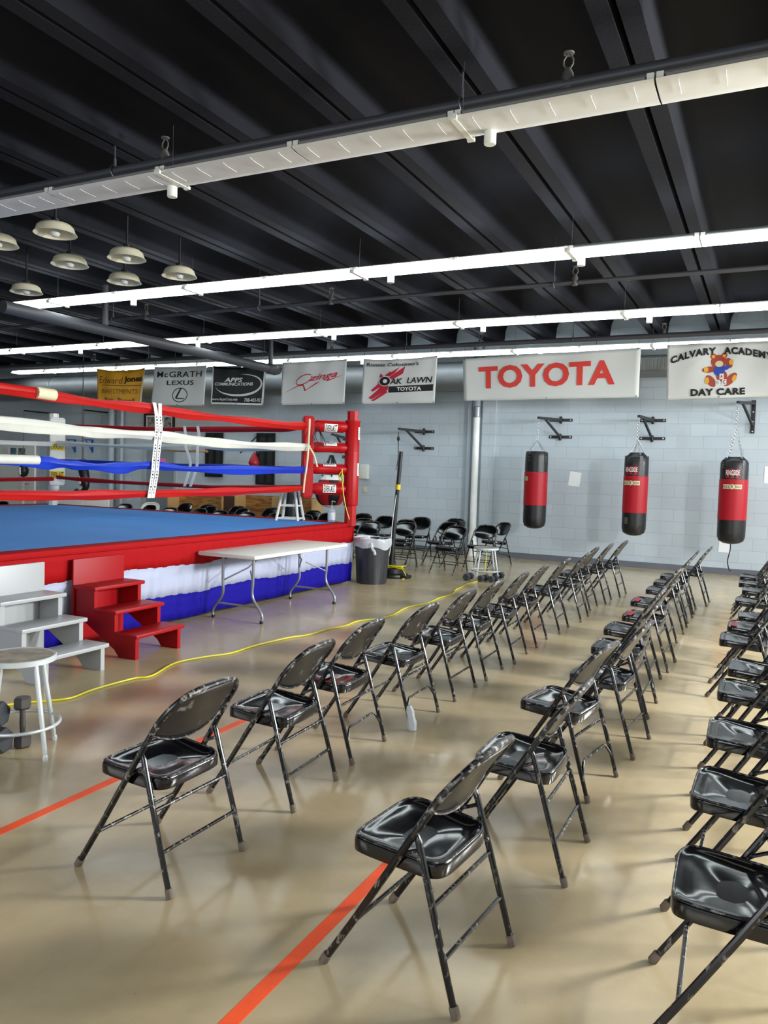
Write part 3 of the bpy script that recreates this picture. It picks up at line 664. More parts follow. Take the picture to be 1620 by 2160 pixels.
corner(-5.47, 3.5, -5.95, 3.95, 'blueenamel', 'blueenamel', False, False); corner(-11.6, 3.5, -11.1, 3.95, 'whiteplain', 'whiteplain', False, False, 1.45)
def rope(pts, m, h, th, name='rope', ph=0, floppy=.25):
    P_ = spline(pts, 10); P_ = [Vector(rp(*p)) for p in P_]; n = len(P_)
    def sec(i):
        k = 1+floppy*sin(i*.35+ph)*sin(i*.13+ph*2); tw = .25*sin(i*.21+ph); out = []
        for j in range(12):
            a = 2*pi*j/12; u_, w_ = cos(a)*h*.5*k, sin(a)*th*.5
            if cos(a) < 0: w_ *= .45; u_ *= 1.1
            out.append((u_*cos(tw)-w_*sin(tw), u_*sin(tw)+w_*cos(tw)))
        return out
    bm = B(); tube(bm, P_, .05, sec=sec); return robj(name, bm, m)
NX = RX1-.42
near = dict(red=[(3.85, 2.27), (4.78, 2.26), (5.49, 2.24), (6.25, 2.25), (6.88, 2.235), (7.73, 2.24), (8.74, 2.25), (9.36, 2.28)],
            white=[(3.85, 1.975), (5.01, 1.96), (5.5, 1.95), (6.26, 1.965), (6.88, 1.95), (7.74, 1.94), (8.75, 1.96), (9.44, 1.98)],
            blue=[(3.85, 1.65), (4.75, 1.645), (5.1, 1.635), (5.36, 1.62), (5.81, 1.61), (6.23, 1.65), (6.89, 1.62), (8.24, 1.63), (9.46, 1.66)],
            low=[(3.85, 1.36), (4.97, 1.34), (5.51, 1.34), (6.24, 1.345), (6.9, 1.35), (7.76, 1.36), (8.78, 1.38), (9.3, 1.4)])
NX = -5.93
rope([(NX, y*1.018, z) for y, z in near['red']], 'redrope', .095, .06, ph=1)
rope([(NX+.03, y*1.018, z) for y, z in near['white']], 'whiterope', .1, .06, ph=2)
rope([(NX, y*1.018, z) for y, z in near['blue']], 'bluerope', .085, .06, ph=3, floppy=.4)
rope([(NX, y*1.018, z) for y, z in near['low']], 'redrope', .085, .06, ph=4)
tube_ = B(); tube(tube_, [rp(NX, 3.95, 1.655), rp(NX, 4.93, 1.66)], .043, 12); robj('tape_wrap', tube_, 'whiterope')
tube_ = B(); tube(tube_, [rp(NX, 4.9, 2.265), rp(NX, 5.1, 2.26)], .055, 12); robj('tape_wrap', tube_, 'skin')
FY = 9.55; far = dict(red=[(-10.85, 2.27), (-10.37, 2.26), (-8.51, 2.23), (-7.06, 2.23), (-6.23, 2.24), (-5.9, 2.27)], white=[(-10.85, 1.98), (-9.43, 1.95), (-8.51, 1.95), (-7.91, 1.955), (-7.19, 1.945), (-5.9, 1.96)],
           blue=[(-10.85, 1.69), (-9.42, 1.675), (-8.5, 1.67), (-7.61, 1.675), (-6.71, 1.67), (-5.9, 1.67)], low=[(-10.85, 1.4), (-10.36, 1.38), (-9.42, 1.36), (-7.93, 1.35), (-7.18, 1.35), (-5.9, 1.41)])
rope([(x*1.018, FY, z) for x, z in far['red']], 'redfar', .075, .05, ph=1); rope([(x*1.018, FY, z) for x, z in far['white']], 'whiterope', .08, .06, ph=5, floppy=.4)
rope([(x*1.018, FY, z) for x, z in far['blue']], 'bluerope', .05, .045, ph=2, floppy=.2); rope([(x*1.018, FY, z) for x, z in far['low']], 'redfar', .06, .05, ph=3)
for k, m_ in enumerate(('redfar', 'whiterope', 'bluerope', 'redfar')):
    for (p0, p1) in (((-11.05, 9.55), (-11.05, 3.95)), ((-11.05, 3.95), (-5.95, 3.95))):
        rope([(p0[0]+(p1[0]-p0[0])*s, p0[1]+(p1[1]-p0[1])*s, ZR[k]-.04*sin(pi*s)) for s in (0, .25, .5, .75, 1)], m_, .07, .05, ph=k, floppy=.2)
def spacer(pts, w, txt, nrm):
    P_ = spline(pts, 6); P_ = [Vector(rp(*p)) for p in P_]; side = Vector((-nrm[1], nrm[0], 0)).normalized(); nn = Vector(nrm).normalized(); bm = B(); pr = None
    for p in P_:
        a = [bm.verts.new(p+side*w/2+nn*.002), bm.verts.new(p-side*w/2+nn*.002), bm.verts.new(p-side*w/2-nn*.003), bm.verts.new(p+side*w/2-nn*.003)]
        if pr:
            for k in range(4): bm.faces.new((pr[k], pr[(k+1) % 4], a[(k+1) % 4], a[k]))
        pr = a
    st = robj('rope_spacer', bm, 'whiteflat')
    if txt:
        bm = B(); L_ = len(P_)
        for rep, z0 in ((0, 2.16), (1, 1.86), (2, 1.58)):
            for k, ch in enumerate('RINGSIDE'):
                zz = z0-k*.032
                pp = min(P_, key=lambda v_: abs(v_.z-zz)); put_text(bm, ch, .02, .02, lambda a, b, pp=pp, zz=zz: Vector((pp.x, pp.y, zz))+side*a*(1 if side.y > 0 else -1)+nn*.005+Vector((0, 0, b)), .02)
        flat('lettering', bm, 'blackflat', st)
    return st
for dy in (-.03, .032):
    spacer([(NX+.05, 6.39+dy*1.4, 2.31), (NX+.06, 6.4+dy*.9, 2.18), (NX+.06, 6.41+dy, 2.0), (NX+.05, 6.39+dy, 1.75), (NX+.05, 6.37+dy, 1.55), (NX+.05, 6.32+dy*.9, 1.3)], .05, True, (1, 0, 0))
for dx in (-.13, .13):
    spacer([(-8.05+dx, FY-.05, 2.27), (-8.02+dx, FY-.05, 2.1), (-8.03+dx*.9, FY-.05, 1.95), (-8.0+dx*.6, FY-.05, 1.8), (-7.99+dx*.5, FY-.05, 1.65), (-8.1+dx*.45, FY-.05, 1.34)], .05, False, (0, -1, 0))
# pale lace cord down the cushion, dark wires and yellow pull cord at the red corner
bm = B(); tube(bm, spline([rp(-5.84, 9.39, 2.37), rp(-5.83, 9.37, 2.2), rp(-5.84, 9.36, 1.8), rp(-5.88, 9.36, 1.5), rp(-5.90, 9.37, 1.33)], 5), .014, 8); robj('lace_cord', bm, 'skin')
bm = B(); tube(bm, spline([rp(-5.82, 9.39, 1.96), rp(-5.76, 9.41, 1.85), rp(-5.72, 9.43, 1.7)], 5), .012, 8); robj('lace_cord', bm, 'skin')
bm = B()
for s in (0, 1, 2): tube(bm, spline([rp(-5.76, 9.47, 2.28), rp(-5.78+.03*s, 9.37, 2.1), rp(-5.72+.06*s, 9.39, 1.98), rp(-5.66+.03*s, 9.42, 2.06), rp(-5.73, 9.45, 2.25)], 5), .005, 6)
robj('dark_wire', bm, 'blackmetal')
bm = B(); tube(bm, spline([rp(-5.52, 9.79, 1.68), rp(-5.50, 9.77, 1.5), rp(-5.46, 9.79, 1.2), rp(-5.40, 9.83, .96)], 5), .007, 6)
for s in (-1, 1): tube(bm, spline([rp(-5.52, 9.79, 1.66), rp(-5.53+.03*s, 9.77, 1.58), rp(-5.51+.02*s, 9.77, 1.5), rp(-5.51, 9.77, 1.56)], 5), .007, 6)
robj('yellow_cord', bm, 'cord')

# small things on the ring
t = thing('stool', 'white wooden stool standing on the ring canvas by the red corner', 'stool', (-6.38, 9.78, RZ+.012), .3)
for k in range(4):
    a = pi/4+k*pi/2; obj('leg', tube(B(), [(.235*cos(a), .235*sin(a), 0), (.13*cos(a), .13*sin(a), .46)], .021, 8), 'whiteplain', t)
for z, s in ((.03, .225), (.22, .18)):
    for k in range(4):
        a, b = pi/4+k*pi/2, pi/4+(k+1)*pi/2; obj('rung', tube(B(), [(s*cos(a), s*sin(a), z), (s*cos(b), s*sin(b), z)], .013, 8), 'whiteplain', t)
obj('seat', lathe(B(), [(.15, .46), (.165, .47), (.165, .49), (.15, .5)], 24), 'whiteplain', t)
t = thing('sanitizer_bottle', 'clear pump bottle of hand sanitizer on the ring edge beside the red post', 'bottle', (-5.78, 9.98, RZ+.014))
obj('bottle', lathe(B(), [(.055, 0), (.06, .01), (.06, .16), (.05, .185), (.02, .2), (.02, .22)], 20), 'gel', t)
obj('label', lathe(B(), [(.0612, .03), (.0614, .14)], 20), 'paper', t, sm=True)
bm = B(); lathe(bm, [(.022, .21), (.022, .235), (.007, .24), (.007, .3)], 12); tube(bm, [(-.01, 0, .3), (.02, 0, .305), (.055, 0, .295)], .009, 8); obj('pump', bm, 'whiteplain', t)

# ------------------------------------------------------------------ steps, folding table, bin
def steps(x0, y0, y1, m, label):
    t = thing('steps', label, 'steps', (x0, (y0+y1)/2, 0)); h = (y1-y0)/2
    TZ = (.215, .395, .575); TX = (0, -.24, -.48)     # front edges of the three treads
    for k in range(3):
        bm = B(); box(bm, TX[k]-.26, TX[k], -h, h, TZ[k]-.032, TZ[k], .005); obj('tread', bm, m, t)
    for s in (-1, 1):
        yy = s*(h-.04); poly = [(-.03, 0), (-.03, TZ[0]-.033), (-.27, TZ[0]-.033), (-.27, TZ[1]-.033), (-.51, TZ[1]-.033), (-.51, TZ[2]-.033), (-.73, TZ[2]-.033), (-.79, .28), (-.62, .26), (-.34, .02), (-.22, 0)]
        poly2 = [(-.03, 0), (-.03, TZ[0]-.033), (-.27, TZ[0]-.033), (-.27, TZ[1]-.033), (-.51, TZ[1]-.033), (-.51, TZ[2]-.033), (-.73, TZ[2]-.033), (-.73, TZ[2]-.27), (-.65, TZ[2]-.3), (-.27, .06), (-.22, 0)]
        bm = B(); prism(bm, poly2, lambda a, b: (a, yy-.02, b), lambda a, b: (a, yy+.02, b)); obj('side_board', bm, m, t, sm=False)
    bm = B(); box(bm, -.765, -.742, -h, h, .02, .8 if m == 'redpaint' else .81, .003); obj('back_board', bm, m, t)
    return t
xs = -4.64
steps(-4.69, 4.9, 5.5, 'redpaint', 'red painted wooden steps leaning against the ring skirt')
steps(-4.67, 3.96, 4.58, 'whitepaint', 'white painted wooden steps against the ring, left of the red steps')
t = thing('folding_table', 'white plastic folding table with grey metal legs beside the ring', 'table', (-5.09, 7.58, 0))
bm = B(); box(bm, -.375, .375, -.99, .99, .7, .745, .018); obj('table_top', bm, 'whiteplain', t)
for s in (-1, 1):
    y = s*.77
    for q_ in (-1, 1):
        pts = spline([(q_*.32, y, 0), (q_*.32, y, .1), (q_*.2, y, .27), (q_*.2, y, .45), (q_*.2, y, .7)], 6)
        l_ = obj('leg', tube(B(), pts, .0155, 12), 'steel', t); obj('foot_cap', lathe(B(), [(.02, 0), (.021, .03)], 12, (q_*.32, y, 0)), 'blackmetal', l_)
    obj('crossbar', tube(B(), [(-.27, y, .17), (.27, y, .17)], .012, 8), 'steel', t)
    bm = B(); tube(bm, [(-.2, y, .42), (-.03, y-s*.22, .55), (.02, y-s*.45, .69)], .009, 8); tube(bm, [(.2, y, .4), (.02, y-s*.2, .52)], .008, 8); obj('brace', bm, 'steel', t)
def bin_():
    t = thing('trash_can', 'dark grey plastic trash can with clear liner at the ring corner', 'trash can', (-5.27, 10.33, 0))
    seg = 48; prof = [(.215, .0), (.225, .02), (.262, .62), (.275, .63), (.275, .665), (.262, .67), (.25, .66), (.21, .03)]
    bm = B(); rings = []
    for r_, z in prof:
        ring_ = []
        for k in range(seg):
            a = 2*pi*k/seg; rr = r_-(.012 if (z > .01 and z < .61 and (k % 6) in (0, 1) and r_ < .27) else 0)
            ring_.append(bm.verts.new((rr*cos(a), rr*sin(a), z)))
        rings.append(ring_)
    for A, D in zip(rings, rings[1:]):
        for k in range(seg): bm.faces.new((A[k], A[(k+1) % seg], D[(k+1) % seg], D[k]))
    bm.faces.new(rings[0][::-1]); bm.faces.new(rings[-1]); obj('can_body', bm, 'can', t)
    bm = B(); rnd = random.Random(2); rings = []
    for r_, z in ((.2, .35), (.235, .6), (.258, .675), (.283, .685), (.29, .66), (.287, .60), (.284, .54)):
        ring_ = []
        for k in range(seg):
            a = 2*pi*k/seg; j = .008*sin(7*a+z*20)+rnd.uniform(-.004, .004)
            ring_.append(bm.verts.new(((r_+j)*cos(a), (r_+j)*sin(a), z+.012*sin(3*a)+(.02*sin(5*a) if z == .54 else 0))))
        rings.append(ring_)
    for A, D in zip(rings, rings[1:]):
        for k in range(seg): bm.faces.new((A[k], A[(k+1) % seg], D[(k+1) % seg], D[k]))
    obj('liner', bm, 'bagclear', t)
    obj('liner_tail', tube(B(), spline([(.12, -.27, .62), (.15, -.29, .54), (.19, -.3, .5), (.2, -.3, .45)], 4), [.02]*12+[.008], 6), 'bagclear', t)
bin_()
# boxing stand (post with yellow tape, coiled cord on its base)
t = thing('stand_pole', 'tall leaning black pole with a yellow tape band on a round base', 'pole', (-5.33, 11.15, 0))
obj('pole', tube(B(), [(-.02, 0, .05), (.03, 0, 1.0), (.1, 0, 1.99)], [.04, .032, .03], 16), 'blackmetal', t)
obj('tape_band', tube(B(), [(.062, 0, 1.39), (.067, 0, 1.47)], .042, 16), 'ylabel', t)
bm = B(); lathe(bm, [(.26, 0), (.27, .02), (.26, .05), (.19, .07), (.19, .14), (.17, .15), (.05, .15)], 28); box(bm, .05, .33, -.15, .05, 0, .05, .01); obj('base', bm, 'blackvinyl', t)
bm = B()
pts = [(.02+.17*cos(a*1.3)+.05*sin(a*2.7), -.05+.09*sin(a*1.1), .17+.02*sin(a*3)) for a in [k*.35 for k in range(60)]]
tube(bm, pts, .008, 6); tube(bm, spline([(.2, -.08, .17), (.28, -.1, .08), (.3, -.12, .01), (.28, -.2, .01)], 5), .007, 6)
tag(obj('coiled_cord', bm, 'cord'), 'tangle of yellow cord lying on the base of the black pole', 'cord'); bpy.data.objects['coiled_cord'].location = (-5.33, 11.15, 0)
bm = B(); tube(bm, spline([(-5.27, 11.1, 1.3), (-5.3, 11.05, .8), (-5.31, 11.02, .4), (-5.4, 10.98, .2)], 6), .006, 6)
tag(obj('white_wire', bm, 'whiteflat'), 'thin white wire hanging down the black pole', 'wire')
# yellow extension cord over the floor
cp = [(-4.62, 2.9), (-4.548, 3.4), (-4.474, 3.6), (-4.35, 3.75), (-4.29, 3.868), (-4.32, 4.095), (-4.3, 4.457), (-4.24, 4.6), (-4.36, 5.0), (-4.3, 5.3), (-4.2, 5.54), (-4.2, 5.9), (-4.14, 6.342), (-4.05, 6.6), (-4.03, 6.943), (-3.97, 7.2), (-3.98, 7.522), (-3.85, 7.8), (-3.83, 8.08), (-3.9, 8.6), (-3.83, 9.1), (-3.86, 9.6), (-3.84, 10.0), (-3.95, 10.4), (-3.98, 10.75), (-4.02, 11.1), (-4.0, 11.4)]
pts = [(x, y, .009) for x, y in cp]+[(-3.97, 11.62, .03), (-3.95, 11.68, .25), (-3.95, 11.72, .45), (-3.95, 11.9, .5)]
bm = B(); tube(bm, spline(pts, 6), .0075, 8); tag(obj('extension_cord', bm, 'cord'), 'yellow extension cord winding over the floor between ring and chairs', 'cord')
# orange floor tapes
bm = B(); box(bm, -.028, .028, 0, 2.3, 0, .0012); o = obj('floor_tape', bm, 'tape', sm=False); o.location = (-1.355, 1.2, 0); tag(o, 'orange-red tape stripe on the floor running under the second chair row', 'tape')
bm = B(); box(bm, -.028, .028, 0, 2.9, 0, .0012); o = obj('floor_tape', bm, 'tape', sm=False); o.location = (-2.975, 1.9, 0); o.rotation_euler = (0, 0, .012); tag(o, 'orange-red tape stripe on the floor passing under the front chair row', 'tape')

# ------------------------------------------------------------------ stools and dumbbells
def metal_stool(label, loc, rz, h, rs, seatm, legs_r=.2):
    t = thing('metal_stool', label, 'stool', loc, rz)
    obj('seat', lathe(B(), [(rs-.02, h-.035), (rs, h-.03), (rs, h-.004), (rs-.006, h), (rs-.02, h-.004)], 40), 'stoolmetal', t)
    obj('seat_top', lathe(B(), [(rs-.02, h-.006), (rs-.02, h-.0035)], 40), seatm, t)
    rr = .0
    for k in range(4):
        a = pi/4+k*pi/2; l_ = obj('leg', tube(B(), [(legs_r*cos(a), legs_r*sin(a), .0), (.97*legs_r*cos(a), .97*legs_r*sin(a), .06), (.62*legs_r*cos(a), .62*legs_r*sin(a), h-.03)], [.011, .013, .0135], 10), 'stoolmetal', t)
        obj('foot_tip', lathe(B(), [(.015, 0), (.016, .02), (.012, .03)], 10, (legs_r*cos(a), legs_r*sin(a), 0)), 'stoolmetal', l_)
    zr = h*.3; rr = legs_r*.97*(1-.38*.28)+.012
    obj('foot_ring', tube(B(), [(rr*cos(2*pi*k/36), rr*sin(2*pi*k/36), zr) for k in range(36)], .0095, 8, closed=True), 'stoolmetal', t)
    return t
metal_stool('grey metal stool with stained round seat, cut by the left edge of the photo', (-3.745, 2.998, 0), R(41.4), .555, .2, 'stoolseat', .24)
metal_stool('small pale metal stool beyond the front chair row with the yellow cord on it', (-3.97, 11.75, 0), .5, .52, .2, 'stoolseat', .25)
def hexhead(bm, c, d, r_, L, bev=.012):
    """hexagonal head around direction d"""
    d = Vector(d).normalized(); n = d.orthogonal().normalized(); b = d.cross(n); c = Vector(c); rings = []
    for s, k in ((-L/2, .78), (-L/2+bev, 1), (L/2-bev, 1), (L/2, .78)):
        rings.append([bm.verts.new(c+d*s+(n*cos(a)+b*sin(a))*r_*k) for a in [pi/6+pi/3*i for i in range(6)]])
    for A, D in zip(rings, rings[1:]):
        for k in range(6): bm.faces.new((A[k], A[(k+1) % 6], D[(k+1) % 6], D[k]))
    bm.faces.new(rings[0][::-1]); bm.faces.new(rings[-1])
def dumbbell(label, loc, d, L, r_, hl, m, grp=None):
    t = thing('dumbbell', label, 'dumbbell', loc, 0, grp); d = Vector(d).normalized()
    for s in (-1, 1):
        bm = B(); hexhead(bm, d*s*(L/2-hl/2), d, r_, hl); obj('head', bm, m, t, sm=False)
    obj('handle', tube(B(), [d*-(L/2-hl), d*0, d*(L/2-hl)], [.014, .017, .014], 12), 'iron' if m == 'iron' else 'steel', t)
dumbbell('rusty iron dumbbell standing on end under the grey stool', (-3.785, 3.06, .147), (-.04, .02, 1), .29, .05, .07, 'iron')
dumbbell('black hexagonal dumbbell on the floor by the grey stool', (-3.93, 2.93, .066), (1, .12, 0), .30, .075, .09, 'hexrub')
dumbbell('black hexagonal dumbbell lying on top of another by the grey stool', (-3.97, 2.93, .205), (1, .25, 0), .30, .075, .09, 'hexrub')
for x, y, d, w in ((-4.17, 11.52, (0, 1, 0), 'left of'), (-3.93, 11.55, (.2, 1, 0), 'between the near legs of'), (-3.78, 11.58, (.1, 1, 0), 'by the near right leg of'), (-3.83, 11.98, (.3, 1, 0), 'behind')):
    dumbbell('black round-headed dumbbell on the floor %s the pale stool' % w, (x, y, .063 if w == 'left of' else .057), d, .22, .062 if w == 'left of' else .056, .075, 'hexrub', 'dumbbells around the far stool')

# ------------------------------------------------------------------ heavy bags, brackets, speed bags
def cyl_fn(cx, cy, r_, z0, ang):
    """point on a cylinder facing -Y rotated by ang; a right, b up"""
    def fn(a, b, off=.003):
        th = -pi/2+ang+a/r_; return Vector((cx+(r_+off)*cos(th), cy+(r_+off)*sin(th), z0+b))
    return fn
def chain(bm, a, b, lk=.03, w=.009, r_=.0032):
    a, b = Vector(a), Vector(b); L_ = (b-a).length; n = max(1, int(L_/(lk*.72))); d = (b-a).normalized(); nn = d.orthogonal().normalized(); bb = d.cross(nn)
    for i in range(n):
        c = a.lerp(b, (i+.5)/n); s = nn if i % 2 else bb
        tube(bm, [c+d*cos(2*pi*k/10)*lk/2+s*sin(2*pi*k/10)*w for k in range(10)], r_, 5, closed=True)
def bracket(label, pa, zt, zb, tip, wid=.45, vertical=False, dx0=0):
    """wall bracket: two plates (or one vertical plate), arm to tip and brace"""
    t = thing('bag_bracket', label, 'bracket', (pa, YW, zb), 0, 'wall brackets for punching bags'); yl = -.012
    def L_(x, y, z): return (x-pa, y-YW, z-zb)
    if not vertical:
        for z, x0, x1 in ((zt, -wid/2, wid/2), (zb, -wid/2, wid/2)):
            bm = B(); box(bm, x0, x1, -.02, -.001, z-zb-.028, z-zb+.028, .003); pl = obj('wall_plate', bm, 'blackmetal', t)
            for xx in (x0+.035, x1-.035): obj('bolt', lathe(B(), [(.014, -.026), (.014, -.02)], 8, (xx, 0, z-zb), 'Y'), 'chrome', pl)
        bm = B(); lathe(bm, [(.02, -.07), (.03, -.05), (.03, .05), (.02, .07)], 12, (dx0, -.045, zt-zb)); lathe(bm, [(.02, -.07), (.03, -.04), (.03, .04), (.02, .06)], 12, (dx0, -.045, 0)); obj('pivot', bm, 'blackmetal', t)
        base = (pa+dx0, YW-.05, zt); lo = (pa+dx0, YW-.05, zb)
    else:
        bm = B(); box(bm, -.035, .035, -.03, -.001, -.03, zt-zb+.03, .003); pl = obj('wall_plate', bm, 'blackmetal', t)
        for k in range(4): obj('bolt', lathe(B(), [(.013, -.036), (.013, -.03)], 8, (0, 0, (zt-zb)*k/3), 'Y'), 'chrome', pl)
        base = (pa, YW-.03, zt-.02); lo = (pa, YW-.03, zb+.1)
    sq = [(-.025, -.025), (.025, -.025), (.025, .025), (-.025, .025)]
    bm = B(); tube(bm, [L_(*base), L_(*tip)], .03, sec=sq); obj('arm', bm, 'grey', t, sm=False)
    mid = Vector(base).lerp(Vector(tip), .72); sq2 = [(-.018, -.018), (.018, -.018), (.018, .018), (-.018, .018)]
    bm = B(); tube(bm, [L_(*lo), L_(*mid)], .03, sec=sq2); obj('brace', bm, 'grey', t, sm=False)
    tp = L_(*tip); bm = B(); tube(bm, [(tp[0]+.022*cos(a), tp[1], tp[2]-.045+.022*sin(a)) for a in [2*pi*k/12 for k in range(12)]], .006, 6, closed=True); obj('hook', bm, 'chrome', t)
    return t
def heavy_bag(label, x, y, zt, zb, r_, ztop, z1, z2, style, rz, lean=0):
    """zt/zb = top/bottom of the bag, ztop = hook, z1..z2 = red band"""
    t = thing('heavy_bag', label, 'punching bag', (x, y, zb), 0, 'black and red heavy bags'); H = zt-zb; t.rotation_euler = (0, lean, 0)
    prof = [(r_*.25, -.004), (r_*.6, .012), (r_*.88, .05), (r_*.99, .12), (r_, .2), (r_, H-.22), (r_*.99, H-.1)]
    prof += [(r_*.97, H-.03), (r_*.9, H)] if style == 0 else ([(r_*.93, H-.08), (r_*.55, H)] if style == 1 else [(r_*.9, H-.06), (r_*.62, H), (r_*.5, H-.01)])
    bm = B(); lathe(bm, prof, 40); obj('bag_shell', bm, 'blackvinyl', t)
    a, b = z1-zb, z2-zb; bm = B(); lathe(bm, [(r_+.001, a), (r_+.005, a+.004), (r_+.005, b-.004), (r_+.001, b)], 40); bd = obj('bag_band', bm, 'redbag', t)
    bd['label'] = 'red middle band'
    sw = (0, 0, ztop-zb-.42); bm = B(); chain(bm, (0, 0, ztop-zb-.09), sw, .045, .014, .0055)
    for k in range(4):
        an = rz+pi/4+k*pi/2; rr = r_*(.95 if style == 0 else .75); q_ = (rr*cos(an), rr*sin(an), H-(.02 if style == 0 else .04)); chain(bm, sw, q_, .04, .012, .0042)
    obj('chain', bm, 'chrome', t)
    for k in range(4):
        an = rz+pi/4+k*pi/2; bm = B()
        f2 = cyl_fn(0, 0, r_-.002, H-.14, an+pi/2); g = [[bm.verts.new(f2(-.03+.015*i, -.08+.04*j, .004)) for j in range(5)] for i in range(5)]
        for i in range(4):
            for j in range(4): bm.faces.new((g[i][j], g[i+1][j], g[i+1][j+1], g[i][j+1]))
        obj('strap_tab', bm, 'blackvinyl', t)
    bm = B()
    for k in range(4):
        an = rz+pi/4+k*pi/2; f2 = cyl_fn(0, 0, r_-.002, H-.14, an+pi/2)
        for i in (-1, 1):
            for j in (-1, 0, 1):
                bmesh.ops.create_icosphere(bm, subdivisions=1, radius=.006, matrix=Matrix.Translation(f2(i*.014, j*.038, .005)))
    obj('rivet', bm, 'chrome', t)
    yb = b-.125
    def plate(fn, w, h, m, nm='label_plate'):
        bm = B(); n = 8; g = [[bm.verts.new(fn(-w/2+w*i/n, -h/2+h*j/2, .007)) for j in range(3)] for i in range(n+1)]
        for i in range(n):
            for j in range(2): bm.faces.new((g[i][j], g[i+1][j], g[i+1][j+1], g[i][j+1]))
        return flat(nm, bm, m, t)
    fn = cyl_fn(0, 0, r_, yb, rz); w_, h_ = .31, .075
    pl = plate(fn, w_, h_, 'skin')
    for s_, cx in (('RING', -.1), ('SIDE', .1)): bm = B(); put_text(bm, s_, .1, .045, lambda p, q_, cx=cx: fn(cx+p, q_, .012), 0); flat('lettering', bm, 'brown', pl)
    bm = B(); put_text(bm, 'R', .035, .06, lambda p, q_: fn(p, q_, .0155), .01); flat('lettering', bm, 'brown', pl)
    bm = B(); vs = [bm.verts.new(fn(.052*cos(2*pi*k/20), .052*sin(2*pi*k/20), .0085)) for k in range(20)]; bm.faces.new(vs); flat('emblem', bm, 'brown', pl)
    bm = B(); vs = [bm.verts.new(fn(.044*cos(2*pi*k/20), .044*sin(2*pi*k/20), .0115)) for k in range(20)]; bm.faces.new(vs); flat('emblem', bm, 'skin', pl)
    if style:
        fn2 = cyl_fn(0, 0, r_, b+.1, rz); pl = plate(fn2, .24, .15, 'darkred'); bm = B()
        vs = [bm.verts.new(fn2(p, q_, .009)) for p, q_ in ((-.113, -.068), (-.038, -.068), (.038, -.068), (.113, -.068), (.113, .068), (.038, .068), (-.038, .068), (-.113, .068))]; bm.faces.new(vs[:2]+vs[6:]); bm.faces.new(vs[1:3]+vs[5:7]); bm.faces.new(vs[2:6]); flat('emblem', bm, 'blackflat', pl)
        bm = B(); put_text(bm, 'RINGSIDE', .21, .085, lambda p, q_: fn2(p, q_+.01, .0155), .01); flat('lettering', bm, 'whiteflat', pl)
    if style == 1:
        fn3 = cyl_fn(0, 0, r_, .27, rz-.3); bm = B(); vs = [bm.verts.new(fn3(p, q_, .004)) for p, q_ in ((-.04, -.06), (.04, -.06), (.04, .03), (.025, .06), (-.025, .06), (-.04, .03))]; bm.faces.new(vs); flat('patch', bm, 'grime', t)
    if style == 2: obj('tether', tube(B(), spline([(0, 0, 0), (.0, 0, -.12), (-.03, 0, -.3), (0, 0, -.45), (.03, 0, -.47)], 5), .009, 6), 'blackmetal', t)
    return t
bracket('black swivel wall bracket holding the left heavy bag', -3.745, 2.79, 2.46, (-4.0, 14.6, 2.78), .45)
bracket('black swivel wall bracket holding the middle heavy bag', -2.02, 2.78, 2.445, (-2.17, 14.6, 2.80), .46)
bracket('upright black wall bracket holding the right heavy bag', -.33, 3.1, 2.58, (-.56, 14.6, 3.03), vertical=True)
e = bracket('empty black swivel wall bracket between ring and drain pipe', -6.66, 2.55, 2.2, (-6.9, 14.55, 2.56), .45)
bracket('black double-brace wall bracket seen through the red ring corner', -8.5, 2.38, 1.98, (-8.3, 14.25, 2.42), .3)
bm = B(); tube(bm, [(-6.9, 14.55, 2.5), (-6.9, 14.55, 2.42)], .008, 6); lathe(bm, [(.01, -.06), (.035, 0), (.01, .06)], 10, (-6.9, 14.55, 2.36)); tube(bm, spline([(-6.9, 14.55, 2.3), (-6.89, 14.55, 2.0), (-6.91, 14.55, 1.78)], 5), .01, 6)
tube(bm, [(-6.915+.02*cos(a), 14.55, 1.74+.03*sin(a)) for a in [2*pi*k/10 for k in range(10)]], .005, 5, closed=True)
tag(obj('hanging_strap', bm, 'blackmetal'), 'black strap with hook hanging from the empty wall bracket', 'strap')
heavy_bag('left heavy bag, black and red, its lettering turned to the side', -4.0, 14.6, 2.14, .68, .215, 2.78, 1.12, 1.75, 0, -1.2)
heavy_bag('middle heavy bag, black and red, with a light patch near its bottom', -2.17, 14.6, 2.15, .66, .21, 2.80, 1.07, 1.73, 1, -.25)
heavy_bag('right heavy bag, black and red, with a strap dangling below', -.56, 14.6, 2.10, .62, .225, 3.03, 1.03, 1.72, 2, -.05)
# teardrop/round bag seen through the red corner
t = thing('round_heavy_bag', 'round red, black and white punching bag hanging behind the red corner', 'punching bag', (-8.3, 14.25, .9), 0)
def seg_sphere(bm, mi_fn):
    n, m = 32, 18; R1 = .33; prof = [(max(.02, R1*sin(pi*(j+.3)/(m+.6))**.85)*(1 if j < m*.5 else .9), .34-.36*cos(pi*(j+.3)/(m+.6))) for j in range(m+1)]
    rings = [[bm.verts.new((r_*cos(2*pi*k/n), r_*sin(2*pi*k/n), z)) for k in range(n)] for r_, z in prof]
    for j, (A, D) in enumerate(zip(rings, rings[1:])):
        for k in range(n): bm.faces.new((A[k], A[(k+1) % n], D[(k+1) % n], D[k])).material_index = mi_fn(k, j)
    bm.faces.new(rings[0][::-1]).material_index = 2; bm.faces.new(rings[-1]).material_index = 0
bm = B(); seg_sphere(bm, lambda k, j: 2 if j < 3 else (1 if 3 <= j < 13 and ((k+2)//4) % 2 == 0 else (2 if 13 <= j < 16 else 0)))
obj('bag_body', bm, None, t, mats=['blackvinyl', 'redbag', 'whiteflat'])
bm = B()
